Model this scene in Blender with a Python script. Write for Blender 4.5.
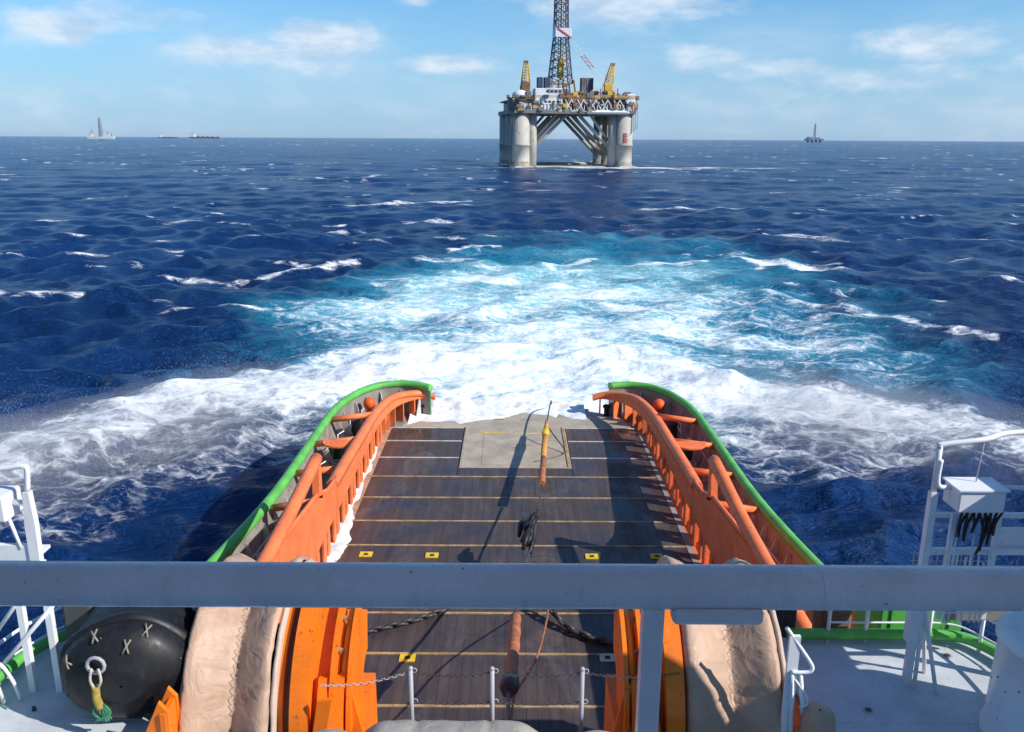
import bpy, math, random
import numpy as np
from mathutils import Vector, Matrix, noise as mnoise
random.seed(7)
for o in list(bpy.data.objects): bpy.data.objects.remove(o)
S = bpy.context.scene
COL = S.collection
R = math.radians

# ------------------------------------------------------------------ camera
cd = bpy.data.cameras.new('camera'); cam = bpy.data.objects.new('camera', cd); COL.objects.link(cam)
S.camera = cam
CAMZ = 16.2
PITCH = math.atan(227.6 / 850.0); ROLL = R(0.30)
cd.sensor_fit = 'HORIZONTAL'; cd.sensor_width = 36.0; cd.lens = 850.0 / 1024.0 * 36.0
cd.clip_start = 0.05; cd.clip_end = 60000
cam.location = (0, 0, CAMZ)
cam.rotation_mode = 'QUATERNION'
fw = Vector((0, math.cos(PITCH), -math.sin(PITCH)))
up = Vector((0, math.sin(PITCH), math.cos(PITCH))); rt = Vector((1, 0, 0))
rt2 = rt * math.cos(ROLL) + up * math.sin(ROLL); up2 = up * math.cos(ROLL) - rt * math.sin(ROLL)
cam.rotation_quaternion = Matrix((rt2, up2, -fw)).transposed().to_quaternion()

# ------------------------------------------------------------------ light
SUN_TO = Vector((1.0, -0.40, 0.80)).normalized()
SUN_EL = math.asin(SUN_TO.z); SUN_AZ = math.atan2(SUN_TO.x, SUN_TO.y)
sl = bpy.data.lights.new('sun', 'SUN'); sl.energy = 3.6; sl.angle = R(0.5); sl.color = (1.0, 0.95, 0.88)
sun = bpy.data.objects.new('sun', sl); COL.objects.link(sun)
sun.rotation_mode = 'QUATERNION'; sun.rotation_quaternion = SUN_TO.to_track_quat('Z', 'Y')
sun.location = (30, -20, 60)
vs = S.view_settings
vs.view_transform = 'Standard'; vs.look = 'None'; vs.gamma = 1; vs.use_curve_mapping = False; vs.exposure = 0.60


class NT:
    """tiny node-tree helper"""
    def __init__(s, t): s.t = t; s.n = t.nodes; s.l = t.links
    def new(s, k, **kw):
        n = s.n.new(k)
        for a, b in kw.items(): setattr(n, a, b)
        return n
    def put(s, sock, v):
        if isinstance(v, bpy.types.NodeSocket): s.l.new(v, sock)
        elif v is not None:
            if isinstance(v, tuple) and len(v) == 3 and len(sock.default_value) == 4: v = v + (1,)
            sock.default_value = v
    def math(s, op, a, b=None, c=None, clamp=False):
        n = s.new('ShaderNodeMath', operation=op, use_clamp=clamp)
        s.put(n.inputs[0], a)
        if b is not None: s.put(n.inputs[1], b)
        if c is not None: s.put(n.inputs[2], c)
        return n.outputs[0]
    def mix(s, f, a, b):
        n = s.new('ShaderNodeMix', data_type='RGBA'); s.put(n.inputs[0], f); s.put(n.inputs[6], a); s.put(n.inputs[7], b)
        return n.outputs[2]
    def noise(s, vec, scale, det=4, rough=.55, dist=0.0, dim='3D'):
        n = s.new('ShaderNodeTexNoise', noise_dimensions=dim)
        if vec is not None: s.l.new(vec, n.inputs['Vector'])
        n.inputs['Scale'].default_value = scale; n.inputs['Detail'].default_value = det
        n.inputs['Roughness'].default_value = rough; n.inputs['Distortion'].default_value = dist
        return n.outputs[0]
    def mapv(s, vec, sc, loc=(0, 0, 0), rot=(0, 0, 0)):
        n = s.new('ShaderNodeMapping'); s.l.new(vec, n.inputs[0]); n.inputs['Scale'].default_value = sc
        n.inputs['Location'].default_value = loc; n.inputs['Rotation'].default_value = rot
        return n.outputs[0]
    def ss(s, v, a, b, lo=0.0, hi=1.0):
        n = s.new('ShaderNodeMapRange', interpolation_type='SMOOTHSTEP'); s.put(n.inputs[0], v)
        n.inputs[1].default_value = a; n.inputs[2].default_value = b; n.inputs[3].default_value = lo; n.inputs[4].default_value = hi
        return n.outputs[0]


# ------------------------------------------------------------------ sky
W = bpy.data.worlds.new('World'); S.world = W; W.use_nodes = True
t = NT(W.node_tree); t.n.clear()
sky = t.new('ShaderNodeTexSky', sky_type='NISHITA', sun_disc=False)
sky.sun_elevation = SUN_EL; sky.sun_rotation = SUN_AZ; sky.altitude = 0
sky.air_density = 1.0; sky.dust_density = 0.25; sky.ozone_density = 3.5
gen = t.new('ShaderNodeTexCoord').outputs['Generated']
nrm = t.new('ShaderNodeVectorMath', operation='NORMALIZE'); t.l.new(gen, nrm.inputs[0])
sep = t.new('ShaderNodeSeparateXYZ'); t.l.new(nrm.outputs[0], sep.inputs[0])
az = t.math('MULTIPLY', t.math('ARCTAN2', sep.outputs[0], sep.outputs[1]), 57.2958)
el = t.math('MULTIPLY', t.math('ARCSINE', sep.outputs[2]), 57.2958)
cmb = t.new('ShaderNodeCombineXYZ'); t.put(cmb.inputs[0], az); t.put(cmb.inputs[1], el)
puff = t.noise(t.mapv(cmb.outputs[0], (0.34, 0.75, 1)), 1.0, 7, .6, .3)
big = t.noise(t.mapv(cmb.outputs[0], (0.07, 0.22, 1), (3.1, .4, 0)), 1.0, 5, .55)
# cumulus heaps low over the horizon: (azimuth, elevation, half width, half height, weight)
CL = [(-27.2, 5.9, 2.3, .95, .95), (-23.0, 6.6, 4.0, 1.0, .55), (-16.8, 4.9, 5.0, .9, .75), (-11.6, 5.8, 3.4, 1.1, 1.0), (-11.5, 4.2, 2.6, .8, .55),
      (-4.0, 4.5, 3.4, .6, .75), (6.8, 8.2, 6.0, 1.5, .8), (5.0, 9.6, 7.5, .9, .6), (12.0, 4.9, 3.2, .9, .6), (16.4, 4.2, 3.6, .75, .7),
      (24.5, 5.5, 3.6, .95, .85), (23.0, 3.6, 6.0, .9, .5), (29.5, 4.0, 3.0, .9, .4), (-6.0, 8.3, 1.2, .5, .5), (-20, 2.6, 9, .8, .3), (16, 2.4, 10, .8, .3), (-42, 5, 6, 1.2, .8), (44, 6, 7, 1.4, .8)]
acc = None
for a0, e0, wa, we, k in CL:
    da = t.math('DIVIDE', t.math('SUBTRACT', az, a0), wa); de = t.math('DIVIDE', t.math('SUBTRACT', el, e0), we)
    r2 = t.math('ADD', t.math('MULTIPLY', da, da), t.math('MULTIPLY', de, de))
    g = t.math('MULTIPLY', t.math('EXPONENT', t.math('MULTIPLY', r2, -0.85)), k)
    acc = g if acc is None else t.math('MAXIMUM', acc, g)
dens = t.math('ADD', t.math('MULTIPLY', acc, 1.15), t.math('MULTIPLY', t.math('SUBTRACT', puff, .5), 1.25))
cum = t.ss(dens, .10, .92, 0, .86)
veil = t.math('MULTIPLY', t.math('MULTIPLY', t.ss(big, .38, .68), .34), t.ss(el, 9.5, 4.0))
horizon = t.ss(el, -1.0, 10.0, .80, 0.0)
cov = t.math('MAXIMUM', cum, veil)
shade = t.ss(t.noise(t.mapv(cmb.outputs[0], (0.3, 0.8, 1), (0, .35, 0)), 1.0, 5, .6), .35, .65)
ccol = t.mix(shade, (4.0, 5.2, 6.7), (6.2, 6.9, 7.6))
tint = t.new('ShaderNodeMix', data_type='RGBA', blend_type='MULTIPLY'); t.put(tint.inputs[0], 1.0)
t.put(tint.inputs[6], sky.outputs[0]); t.put(tint.inputs[7], (0.60, 0.93, 1.13))
skyc = t.mix(cov, t.mix(horizon, tint.outputs[2], (2.75, 4.15, 6.2)), ccol)
bg = t.new('ShaderNodeBackground'); t.put(bg.inputs[0], skyc); bg.inputs[1].default_value = 0.086
wo = t.new('ShaderNodeOutputWorld'); t.l.new(bg.outputs[0], wo.inputs[0])


# ------------------------------------------------------------------ materials
def mat(name):
    m = bpy.data.materials.new(name); m.use_nodes = True
    n = NT(m.node_tree); p = m.node_tree.nodes['Principled BSDF']
    return m, n, p

def bump(n, p, h, strength=.3, dist=.02):
    b = n.new('ShaderNodeBump'); n.put(b.inputs['Height'], h); b.inputs['Strength'].default_value = strength
    b.inputs['Distance'].default_value = dist; n.l.new(b.outputs[0], p.inputs['Normal']); return b

def paint(name, col, rough=.45, var=.18, dirt=.25, rust=.0, scale=1.3, dirtcol=(.16, .12, .09), spec=.4):
    m, n, p = mat(name)
    oc = n.new('ShaderNodeTexCoord').outputs['Object']
    a = n.noise(oc, scale, 5, .6); b = n.noise(n.mapv(oc, (1, 1, .35)), scale * 5, 5, .65)
    lo = tuple(c * (1 - var) for c in col); hi = tuple(min(1, c * (1 + var * .6)) for c in col)
    c = n.mix(n.ss(a, .3, .7), lo, hi)
    c = n.mix(n.math('MULTIPLY', n.ss(b, .52, .78), dirt), c, dirtcol)
    if rust > 0:
        r = n.noise(oc, scale * 9, 6, .7)
        c = n.mix(n.ss(r, .66 - .12 * rust, .72 - .1 * rust), c, (.17, .055, .02))
        run = n.noise(n.mapv(oc, (6, 6, .5)), scale * .9, 5, .65)
        c = n.mix(n.math('MULTIPLY', n.ss(run, .60, .74), min(.75, rust * 1.1)), c, (.26, .075, .025))
        scr = n.noise(n.mapv(oc, (5, .35, 5)), scale, 6, .7)
        c = n.mix(n.math('MULTIPLY', n.ss(scr, .64, .70), min(.7, rust)), c, tuple(.45 * q + .22 for q in col))
    n.put(p.inputs['Base Color'], c)
    n.put(p.inputs['Roughness'], n.ss(b, .2, .8, rough - .1, rough + .15))
    p.inputs['Specular IOR Level'].default_value = spec
    bump(n, p, n.noise(oc, scale * 14, 4), .12, .01)
    return m

M = {}
M['orange'] = paint('rail_orange', (.88, .20, .062), .5, .16, .38, .5)
M['bright_orange'] = paint('machinery_orange', (.90, .195, .006), .42, .14, .34, .4)
M['green'] = paint('bulwark_green', (.12, .46, .085), .45, .2, .35, .35)
M['hullgreen'] = paint('hull_green', (.05, .22, .06), .45, .2, .3, .2)
M['white'] = paint('white_paint', (.78, .79, .80), .4, .06, .18, .08)
M['grey'] = paint('rail_grey', (.74, .70, .73), .24, .10, .25, .10, 6.0, (.38, .34, .33))
M['post_grey'] = paint('post_grey', (.42, .40, .42), .45, .1, .2, .05, 4)
M['frames'] = paint('bulwark_frames', (.52, .47, .43), .6, .2, .5, .3)
M['walk'] = paint('walkway_paint', (.29, .26, .235), .7, .25, .4, .3)
M['floor'] = paint('upper_deck_paint', (.54, .57, .60), .55, .12, .4, .15, 1.6, (.30, .30, .30))
M['black'] = paint('black_rubber', (.011, .011, .013), .5, .3, .3, 0, 2, (.05, .047, .045))
M['steel'] = paint('dark_steel', (.06, .058, .06), .45, .3, .35, .3, 4)
M['greybox'] = paint('grey_box', (.09, .095, .10), .6, .2, .3, 0, 2)
M['rope_pale'] = paint('pale_rope', (.52, .47, .38), .85, .2, .3, 0, 12)
M['rope_old'] = paint('old_rope', (.30, .26, .20), .9, .3, .5, 0, 14)
M['rope_yellow'] = paint('yellow_rope', (.42, .30, .07), .85, .3, .4, 0, 12)
M['rope_green'] = paint('green_rope', (.05, .20, .11), .85, .3, .4, 0, 12)
M['sleeve'] = paint('wire_sleeve', (.42, .14, .06), .7, .35, .5, .3, 5)
M['sleeve_or'] = paint('wire_sleeve_orange', (.68, .30, .07), .6, .25, .35, .2, 5)
M['yellow'] = paint('yellow_paint', (.75, .52, .03), .5, .15, .25, .15, 4)
M['sand'] = paint('worn_steel_plate', (.42, .36, .275), .55, .22, .45, .35, .9, (.20, .125, .07))
M['edge'] = paint('deck_edge_plate', (.50, .30, .19), .6, .3, .5, .4, 1.2)
M['bar'] = paint('worn_bar', (.44, .31, .16), .6, .4, .8, .8, 2.2, (.25, .12, .05))
M['barw'] = paint('worn_bar_white', (.60, .56, .49), .6, .3, .6, .6, 2.2)
M['whitepad'] = paint('pad_white', (.6, .58, .45), .6, .2, .5, .3, 6)
M['glass'] = paint('dark_glass', (.02, .025, .03), .08, .1, 0, 0, 1)
M['drumgreen'] = paint('drum_green', (.02, .09, .05), .5, .2, .3, 0, 3)
M['buoy'] = paint('buoy_orange', (.85, .12, .02), .5, .15, .2, 0, 3)
M['rigconc'] = paint('rig_columns', (.45, .43, .375), .6, .22, .6, .3, .09, (.30, .24, .17))
M['rigstain'] = paint('rig_waterline', (.36, .33, .27), .7, .4, .8, .5, .5, (.12, .10, .06))
M['rigdark'] = paint('rig_steel', (.20, .19, .18), .6, .3, .4, .2, .12)
M['rigwhite'] = paint('rig_white', (.80, .80, .78), .5, .08, .2, .05, .15)
M['rigblue'] = paint('rig_blue', (.07, .10, .17), .6, .3, .3, 0, .2)
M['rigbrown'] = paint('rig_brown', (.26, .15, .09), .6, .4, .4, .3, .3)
M['rigyellow'] = paint('rig_yellow', (.68, .42, .05), .55, .2, .3, .1, .2)
M['rigred'] = paint('rig_red', (.62, .07, .09), .5, .15, .2, 0, .3)
M['farhull'] = paint('far_hull', (.16, .10, .09), .6, .2, .2, 0, .02)
M['farwhite'] = paint('far_white', (.75, .75, .72), .6, .1, .2, 0, .02)
M['fargrey'] = paint('far_grey', (.20, .22, .26), .6, .2, .2, 0, .02)

def canvas_mat(name, col):
    m, n, p = mat(name)
    oc = n.new('ShaderNodeTexCoord').outputs['Object']
    w = n.noise(n.mapv(oc, (2.2, 1, 1), rot=(0, .5, .2)), 1.6, 5, .6, 1.2)
    st = n.noise(n.mapv(oc, (1, .5, .4)), 3.0, 5, .6)
    c = n.mix(n.ss(st, .35, .7), tuple(x * .82 for x in col), col)
    c = n.mix(n.math('MULTIPLY', n.ss(w, .56, .75), .3), c, tuple(x * .5 for x in col))
    n.put(p.inputs['Base Color'], c); p.inputs['Roughness'].default_value = .55
    p.inputs['Specular IOR Level'].default_value = .45
    cr = n.noise(n.mapv(oc, (1.0, 1, 1), rot=(.3, .6, 0)), 1.9, 4, .5, .9)
    rd = n.math('ABSOLUTE', n.math('SUBTRACT', cr, .5))
    bump(n, p, n.math('ADD', n.math('MULTIPLY', n.ss(rd, 0, .16), -.6), n.math('MULTIPLY', n.noise(oc, 60, 2), .04)), .26, .06)
    return m
M['canvas'] = canvas_mat('tan_canvas', (.53, .345, .24))
M['canvas_grey'] = canvas_mat('grey_canvas', (.40, .36, .31))
M['canvas_pale'] = canvas_mat('pale_canvas', (.60, .47, .38))

def deck_mat():
    m, n, p = mat('wet_planks')
    g = n.new('ShaderNodeNewGeometry'); oc = n.new('ShaderNodeTexCoord').outputs['Object']
    rnd = g.outputs['Random Per Island']
    st = n.noise(n.mapv(oc, (3.2, .3, 1)), 1.0, 6, .6)
    bl = n.noise(oc, .55, 5, .6)
    sc = n.noise(n.mapv(oc, (9, .6, 1)), 1.0, 5, .7)
    c = n.mix(rnd, (.058, .044, .042), (.068, .053, .050))
    c = n.mix(n.ss(st, .42, .75), c, (.098, .076, .068))
    c = n.mix(n.ss(bl, .45, .72, 0, .65), c, (.034, .032, .044))
    c = n.mix(n.ss(sc, .66, .80, 0, .5), c, (.20, .165, .14))
    sal = n.noise(n.mapv(oc, (.8, .35, 1), (4, 9, 0)), .7, 6, .65, .8)
    c = n.mix(n.ss(sal, .52, .72, 0, .45), c, (.20, .165, .15))
    rs_ = n.noise(n.mapv(oc, (1.2, .3, 1), (1, 3, 0)), .9, 5, .6)
    c = n.mix(n.ss(rs_, .58, .74, 0, .6), c, (.085, .04, .025))
    n.put(p.inputs['Base Color'], c)
    n.put(p.inputs['Roughness'], n.ss(bl, .38, .60, .6, .18))
    p.inputs['Specular IOR Level'].default_value = .35
    bump(n, p, n.math('ADD', st, n.math('MULTIPLY', sc, .5)), .15, .012)
    return m
M['plank'] = deck_mat()


# ------------------------------------------------------------------ mesh builder
ROOT = {}
class MB:
    def __init__(s): s.v = []; s.f = []; s.sm = []
    def add(s, vs, fs, smooth=False):
        b = len(s.v); s.v += [tuple(x) for x in vs]
        for f in fs: s.f.append(tuple(i + b for i in f)); s.sm.append(smooth)
        return s
    def box(s, c, d, rz=0.0, M3=None):
        x, y, z = (q / 2 for q in d)
        P = [Vector((i * x, j * y, k * z)) for k in (-1, 1) for j in (-1, 1) for i in (-1, 1)]
        if M3 is None: M3 = Matrix.Rotation(rz, 3, 'Z')
        c = Vector(c); P = [c + M3 @ q for q in P]
        return s.add(P, [(0, 2, 3, 1), (4, 5, 7, 6), (0, 1, 5, 4), (2, 6, 7, 3), (0, 4, 6, 2), (1, 3, 7, 5)])
    def bbox(s, c, d, b=.03):
        """box with chamfered edges (along all three axes)"""
        x, y, z = (q / 2 for q in d); c = Vector(c); V = []; F = []
        for sx in (-1, 1):
            for sy in (-1, 1):
                for sz in (-1, 1):
                    V += [c + Vector((sx * x, sy * (y - b), sz * (z - b))), c + Vector((sx * (x - b), sy * y, sz * (z - b))), c + Vector((sx * (x - b), sy * (y - b), sz * z))]
        import itertools
        bm = __import__('bmesh').new()
        for q in V: bm.verts.new(q)
        r = __import__('bmesh').ops.convex_hull(bm, input=bm.verts)
        bm.verts.index_update()
        s.add([tuple(q.co) for q in bm.verts], [tuple(q.index for q in f.verts) for f in bm.faces]); bm.free()
        return s
    def bar(s, p, q, w, h, upv=(0, 0, 1)):
        p = Vector(p); q = Vector(q); d = (q - p); L = d.length; d.normalize()
        u = Vector(upv)
        if abs(d.dot(u)) > .98: u = Vector((0, 1, 0))
        a = d.cross(u).normalized(); b = a.cross(d).normalized()
        return s.box((p + q) / 2, (w, L, h), M3=Matrix((a, d, b)).transposed())
    def tube(s, pts, r, n=10, caps=True, closed=False):
        P = [Vector(q) for q in pts]; m = len(P); rr = r if isinstance(r, (list, tuple)) else [r] * m
        T = []
        for i in range(m):
            a = P[(i - 1) % m] if (i > 0 or closed) else P[i]; b = P[(i + 1) % m] if (i < m - 1 or closed) else P[i]
            T.append((b - a).normalized())
        u = Vector((0, 0, 1)) if abs(T[0].z) < .9 else Vector((1, 0, 0))
        u = (u - T[0] * u.dot(T[0])).normalized(); V = []
        for i in range(m):
            u = (u - T[i] * u.dot(T[i])).normalized(); w = T[i].cross(u)
            for k in range(n):
                a = 2 * math.pi * k / n
                V.append(P[i] + (u * math.cos(a) + w * math.sin(a)) * rr[i])
        F = []
        for i in range(m if closed else m - 1):
            j = (i + 1) % m
            for k in range(n): F.append((i * n + k, i * n + (k + 1) % n, j * n + (k + 1) % n, j * n + k))
        b = len(s.v); s.add(V, F, True)
        if caps and not closed:
            s.f.append(tuple(b + k for k in range(n))[::-1]); s.sm.append(False)
            s.f.append(tuple(b + (m - 1) * n + k for k in range(n))); s.sm.append(False)
        return s
    def cyl(s, p, q, r, r2=None, n=16): return s.tube([p, q], [r, r if r2 is None else r2], n)
    def prism(s, poly, fa, fb):
        """poly: list of 2-D points; fa/fb map (a,b)->3-D for the two end faces"""
        n = len(poly); V = [fa(*q) for q in poly] + [fb(*q) for q in poly]
        F = [tuple(range(n))[::-1], tuple(range(n, 2 * n))] + [(i, (i + 1) % n, n + (i + 1) % n, n + i) for i in range(n)]
        return s.add(V, F)
    def prism_x(s, poly, x0, x1): return s.prism(poly, lambda a, b: (x0, a, b), lambda a, b: (x1, a, b))
    def prism_y(s, poly, y0, y1): return s.prism(poly, lambda a, b: (a, y0, b), lambda a, b: (a, y1, b))
    def prism_z(s, poly, z0, z1): return s.prism(poly, lambda a, b: (a, b, z0), lambda a, b: (a, b, z1))
    def lathe(s, c, prof, axis='z', n=24, squash=(1, 1)):
        """prof: (r, h) along the axis"""
        c = Vector(c); V = []
        for r, h in prof:
            for k in range(n):
                a = 2 * math.pi * k / n; x, y = r * math.cos(a) * squash[0], r * math.sin(a) * squash[1]
                V.append(c + (Vector((x, y, h)) if axis == 'z' else Vector((x, h, y)) if axis == 'y' else Vector((h, x, y))))
        F = [(i * n + k, i * n + (k + 1) % n, (i + 1) * n + (k + 1) % n, (i + 1) * n + k) for i in range(len(prof) - 1) for k in range(n)]
        b = len(s.v); s.add(V, F, True)
        s.f.append(tuple(b + k for k in range(n))); s.sm.append(False)
        e = b + (len(prof) - 1) * n; s.f.append(tuple(e + k for k in range(n))); s.sm.append(False)
        return s
    def sphere(s, c, r, n=16, sq=(1, 1, 1)):
        prof = [(max(1e-3, r * math.sin(math.pi * i / (n // 2))), -r * math.cos(math.pi * i / (n // 2)) * sq[2]) for i in range(n // 2 + 1)]
        return s.lathe(c, prof, 'z', n, sq[:2])
    def grid(s, P, smooth=True, closed_u=False):
        nu, nv = len(P), len(P[0])
        return s.add([q for row in P for q in row], [(i * nv + j, i * nv + j + 1, (i + 1) * nv + j + 1, (i + 1) * nv + j) for i in range(nu - 1) for j in range(nv - 1)], smooth)
    def build(s, name, m, parent=None, fix=True):
        off = Vector((0, 0, 0))
        if parent is not None: off = ROOT[parent.name]
        me = bpy.data.meshes.new(name)
        me.from_pydata([tuple(Vector(q) - off) for q in s.v], [], s.f)
        me.polygons.foreach_set('use_smooth', s.sm)
        if fix:
            bm = __import__('bmesh').new(); bm.from_mesh(me)
            __import__('bmesh').ops.recalc_face_normals(bm, faces=bm.faces); bm.to_mesh(me); bm.free()
        me.materials.append(M[m] if isinstance(m, str) else m)
        o = bpy.data.objects.new(name, me); COL.objects.link(o)
        if parent is not None: o.parent = parent; ROOT[o.name] = off
        else: ROOT[o.name] = off
        return o

def tag(o, label=None, cat=None, group=None, kind=None):
    if label: o['label'] = label
    if cat: o['category'] = cat
    if group: o['group'] = group
    if kind: o['kind'] = kind
    return o

def thing(name, loc, label, cat, group=None):
    o = bpy.data.objects.new(name, None); COL.objects.link(o); o.location = loc; o.empty_display_size = .3
    ROOT[o.name] = Vector(loc)
    return tag(o, label, cat, group)

def solo(mb, name, m, label, cat, group=None): return tag(mb.build(name, m), label, cat, group)

def copy_tree(o, loc, label=None):
    """a thing and each of its parts again, at another place"""
    r = o.copy(); COL.objects.link(r); r.location = loc
    if label: r['label'] = label
    for ch in list(o.children):
        c = ch.copy(); COL.objects.link(c); c.parent = r
        for g in list(ch.children):
            d = g.copy(); COL.objects.link(d); d.parent = c
    return r

def smooth_curve(P, n):
    """Catmull-Rom through the points"""
    P = [Vector(q) for q in P]; out = []
    for i in range(len(P) - 1):
        a = P[max(0, i - 1)]; b = P[i]; c = P[i + 1]; d = P[min(len(P) - 1, i + 2)]
        for k in range(n):
            u = k / n
            out.append(.5 * ((2 * b) + (c - a) * u + (2 * a - 5 * b + 4 * c - d) * u * u + (3 * b - a - 3 * c + d) * u ** 3))
    out.append(P[-1]); return out

# ------------------------------------------------------------------ sea
def vnoise(x, y, seed=0):
    xi = np.floor(x).astype(np.int64); yi = np.floor(y).astype(np.int64); fx = x - xi; fy = y - yi
    fx = fx * fx * fx * (fx * (fx * 6 - 15) + 10); fy = fy * fy * fy * (fy * (fy * 6 - 15) + 10)
    def h(a, b):
        n = (a * 374761393 + b * 668265263 + seed * 1442695041) & 0xffffffff
        n = ((n ^ (n >> 13)) * 1274126177) & 0xffffffff
        return ((n ^ (n >> 16)) & 0xffff) / 65535.0
    return (h(xi, yi) * (1 - fx) + h(xi + 1, yi) * fx) * (1 - fy) + (h(xi, yi + 1) * (1 - fx) + h(xi + 1, yi + 1) * fx) * fy

def fbm(x, y, o=4, seed=0):
    s = 0; a = .5; t_ = 0
    for i in range(o):
        s = s + a * vnoise(x * 2 ** i + 17.3 * i, y * 2 ** i - 9.1 * i, seed + i); t_ += a; a *= .5
    return s / t_

def capsule(x, y, pts):
    """soft falloff round a polyline of (x, y, radius, strength)"""
    best = np.zeros_like(x)
    for (ax, ay, ar, as_), (bx, by, br, bs) in zip(pts[:-1], pts[1:]):
        dx, dy = bx - ax, by - ay; u = np.clip(((x - ax) * dx + (y - ay) * dy) / (dx * dx + dy * dy), 0, 1)
        d = np.hypot(x - ax - u * dx, y - ay - u * dy) / (ar + (br - ar) * u)
        best = np.maximum(best, (as_ + (bs - as_) * u) * np.exp(-d ** 2.6 * .7))
    return best

def sstep(a, b, v):
    q = np.clip((v - a) / (b - a), 0, 1); return q * q * (3 - 2 * q)

def build_sea():
    NA, NR = 740, 1020
    th = np.radians(np.linspace(-50, 50, NA)); rr = 9.0 * np.exp(np.linspace(0, math.log(38000 / 9.0), NR))
    RR, TH = np.meshgrid(rr, th, indexing='ij')
    X = RR * np.sin(TH); Y = RR * np.cos(TH)
    cell = RR * math.log(38000 / 9.0) / NR
    rng = np.random.default_rng(5)
    Z = np.zeros_like(X); DX = np.zeros_like(X); DY = np.zeros_like(X); crest = np.zeros_like(X)
    gust = .75 + .5 * fbm(X / 90, Y / 90, 3, 3)
    for i in range(96):
        L = 1.6 * (55 / 1.6) ** ((i + rng.random()) / 96)
        ang = math.radians(-78 + rng.normal() * (26 if L > 8 else 42)); k = 2 * math.pi / L
        a = (.0105 if L < 2.5 else .0150 if L < 9 else .0040) * L ** .86 * (0.55 + .9 * rng.random()) * (1.0 if L < 30 else .8)
        w = np.clip((L / cell - 2.2) / 2.5, 0, 1)
        ph = k * (X * math.cos(ang) + Y * math.sin(ang)) + rng.random() * 6.283
        c = np.cos(ph); s_ = np.sin(ph)
        Z += a * w * c * gust; DX -= a * w * s_ * math.cos(ang) * .75; DY -= a * w * s_ * math.sin(ang) * .75
        if L > 3: crest += a * k * c
    # ---- prop wash and spray thrown up round the stern
    wx = X + 7 * (fbm(X / 11, Y / 11, 4, 11) - .5); wy = Y + 9 * (fbm(X / 11, Y / 11, 4, 21) - .5)
    core = capsule(wx, wy, [(0, 43, 9, 1.1), (0, 54, 11, 1.02), (3, 70, 11, .88), (6, 82, 9, .5)])
    left = capsule(wx, wy, [(-6, 62, 7, 1.0), (-12, 57.5, 5.0, 1.05), (-17, 52.5, 4.4, 1.05), (-23, 46.5, 3.8, .9), (-31, 37, 4.5, .72)])
    lmist = capsule(wx, wy, [(-13.5, 48, 4.5, .52), (-19, 40.5, 6.0, .45), (-26, 34, 7, .42)])
    right = capsule(wx, wy, [(9, 60, 7, 1.0), (14, 54.5, 5.2, 1.05), (20, 51, 5.2, 1.0), (26, 45, 4.2, .85), (32, 38, 4, .6)])
    rmist = capsule(wx, wy, [(13, 48, 4.5, .60), (18, 44.5, 6.5, .58), (25, 43.5, 5, .50)])
    foam = np.maximum.reduce([core, left, lmist, right, rmist])
    aer = capsule(wx, wy, [(0, 52, 10, 1.1), (3, 70, 20, 1.15), (8, 98, 24, .9), (14, 126, 24, .5), (22, 152, 18, .1)])
    aer = np.maximum(aer, capsule(wx, wy, [(20, 66, 14, .7), (30, 80, 12, .6), (33, 105, 12, .6)]))
    aer = np.maximum(aer, capsule(wx, wy, [(-14, 72, 8, .6), (-13, 95, 8, .55)]))
    ex = X + 30 * (fbm(X / 30, Y / 30, 4, 131) - .5); ey = Y + 46 * (fbm(X / 34, Y / 26, 4, 141) - .5)
    aer = np.where(Y > 62, .35 * aer + .65 * capsule(ex, ey, [(0, 52, 12, 1.1), (2, 72, 22, 1.2), (8, 98, 24, 1.0), (16, 124, 24, .6), (30, 146, 20, .15)]), aer)
    aer *= .35 + 1.3 * fbm(X / 9 + .3 * Y / 9, Y / 9, 4, 31)
    streak = sstep(.5, .8, fbm(X / 6 + Y / 40, Y / 2.6, 4, 41) * .6 + .45 * fbm(X / 25, Y / 25, 3, 51))
    foam = np.maximum(foam, np.clip(aer, 0, 1.1) * (.26 + .42 * np.exp(-((Y - 70) / 34) ** 2) + .5 * streak))
    # breaking crests behind the wash
    for pts in ([(-33, 98, .7, .5), (-29.5, 105, 1.1, 1.0), (-21, 113.5, .8, .8)], [(-50, 84, 1.3, .7), (-45, 87.5, 1.2, .6)], [(-8, 130, 1.6, 1), (-3.5, 134, 1.6, .9)],
                [(34, 123, 1.8, .8), (38, 116, 2.6, 1.1), (42, 110, 2.2, .9)], [(16, 113, 1.6, .9), (26, 118, 1.3, .8)], [(-12, 116, 1.6, .7), (-5, 118, 1.4, .6)],
                [(5, 113, 1.2, .8), (11, 118, 1.2, .8)], [(25, 92, 1, .7), (37, 80, 1.1, .7), (40, 70, 1, .6)], [(-40, 212, 2.2, .8), (-12, 228, 2.2, .8)], [(30, 205, 2, .7), (60, 212, 2.2, .8)],
                [(-36, 150, 1.4, .8), (-30, 152, 1.4, .8)], [(45, 150, 1.5, .8), (56, 142, 1.5, .6)], [(-20, 172, 2, .8), (-10, 176, 1.6, .7)],
                [(-6, 504, 9, 1.1), (66, 506, 9, 1.1), (130, 512, 8, .9), (165, 516, 7, .6)], [(-20, 520, 5, .6), (0, 497, 5, .7)], [(6, 528, 9, 1), (66, 532, 9, .9)]):
        sx = X + .25 * pts[0][2] * 8 * (fbm(X / (pts[0][2] * 4), Y / (pts[0][2] * 4), 3, 61) - .5)
        foam = np.maximum(foam, capsule(sx, Y + .12 * X * 0 + pts[0][2] * 2.2 * (fbm(X / (pts[0][2] * 3), Y / 6, 3, 71) - .5), pts))
    rs_ = random.Random(21)
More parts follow.
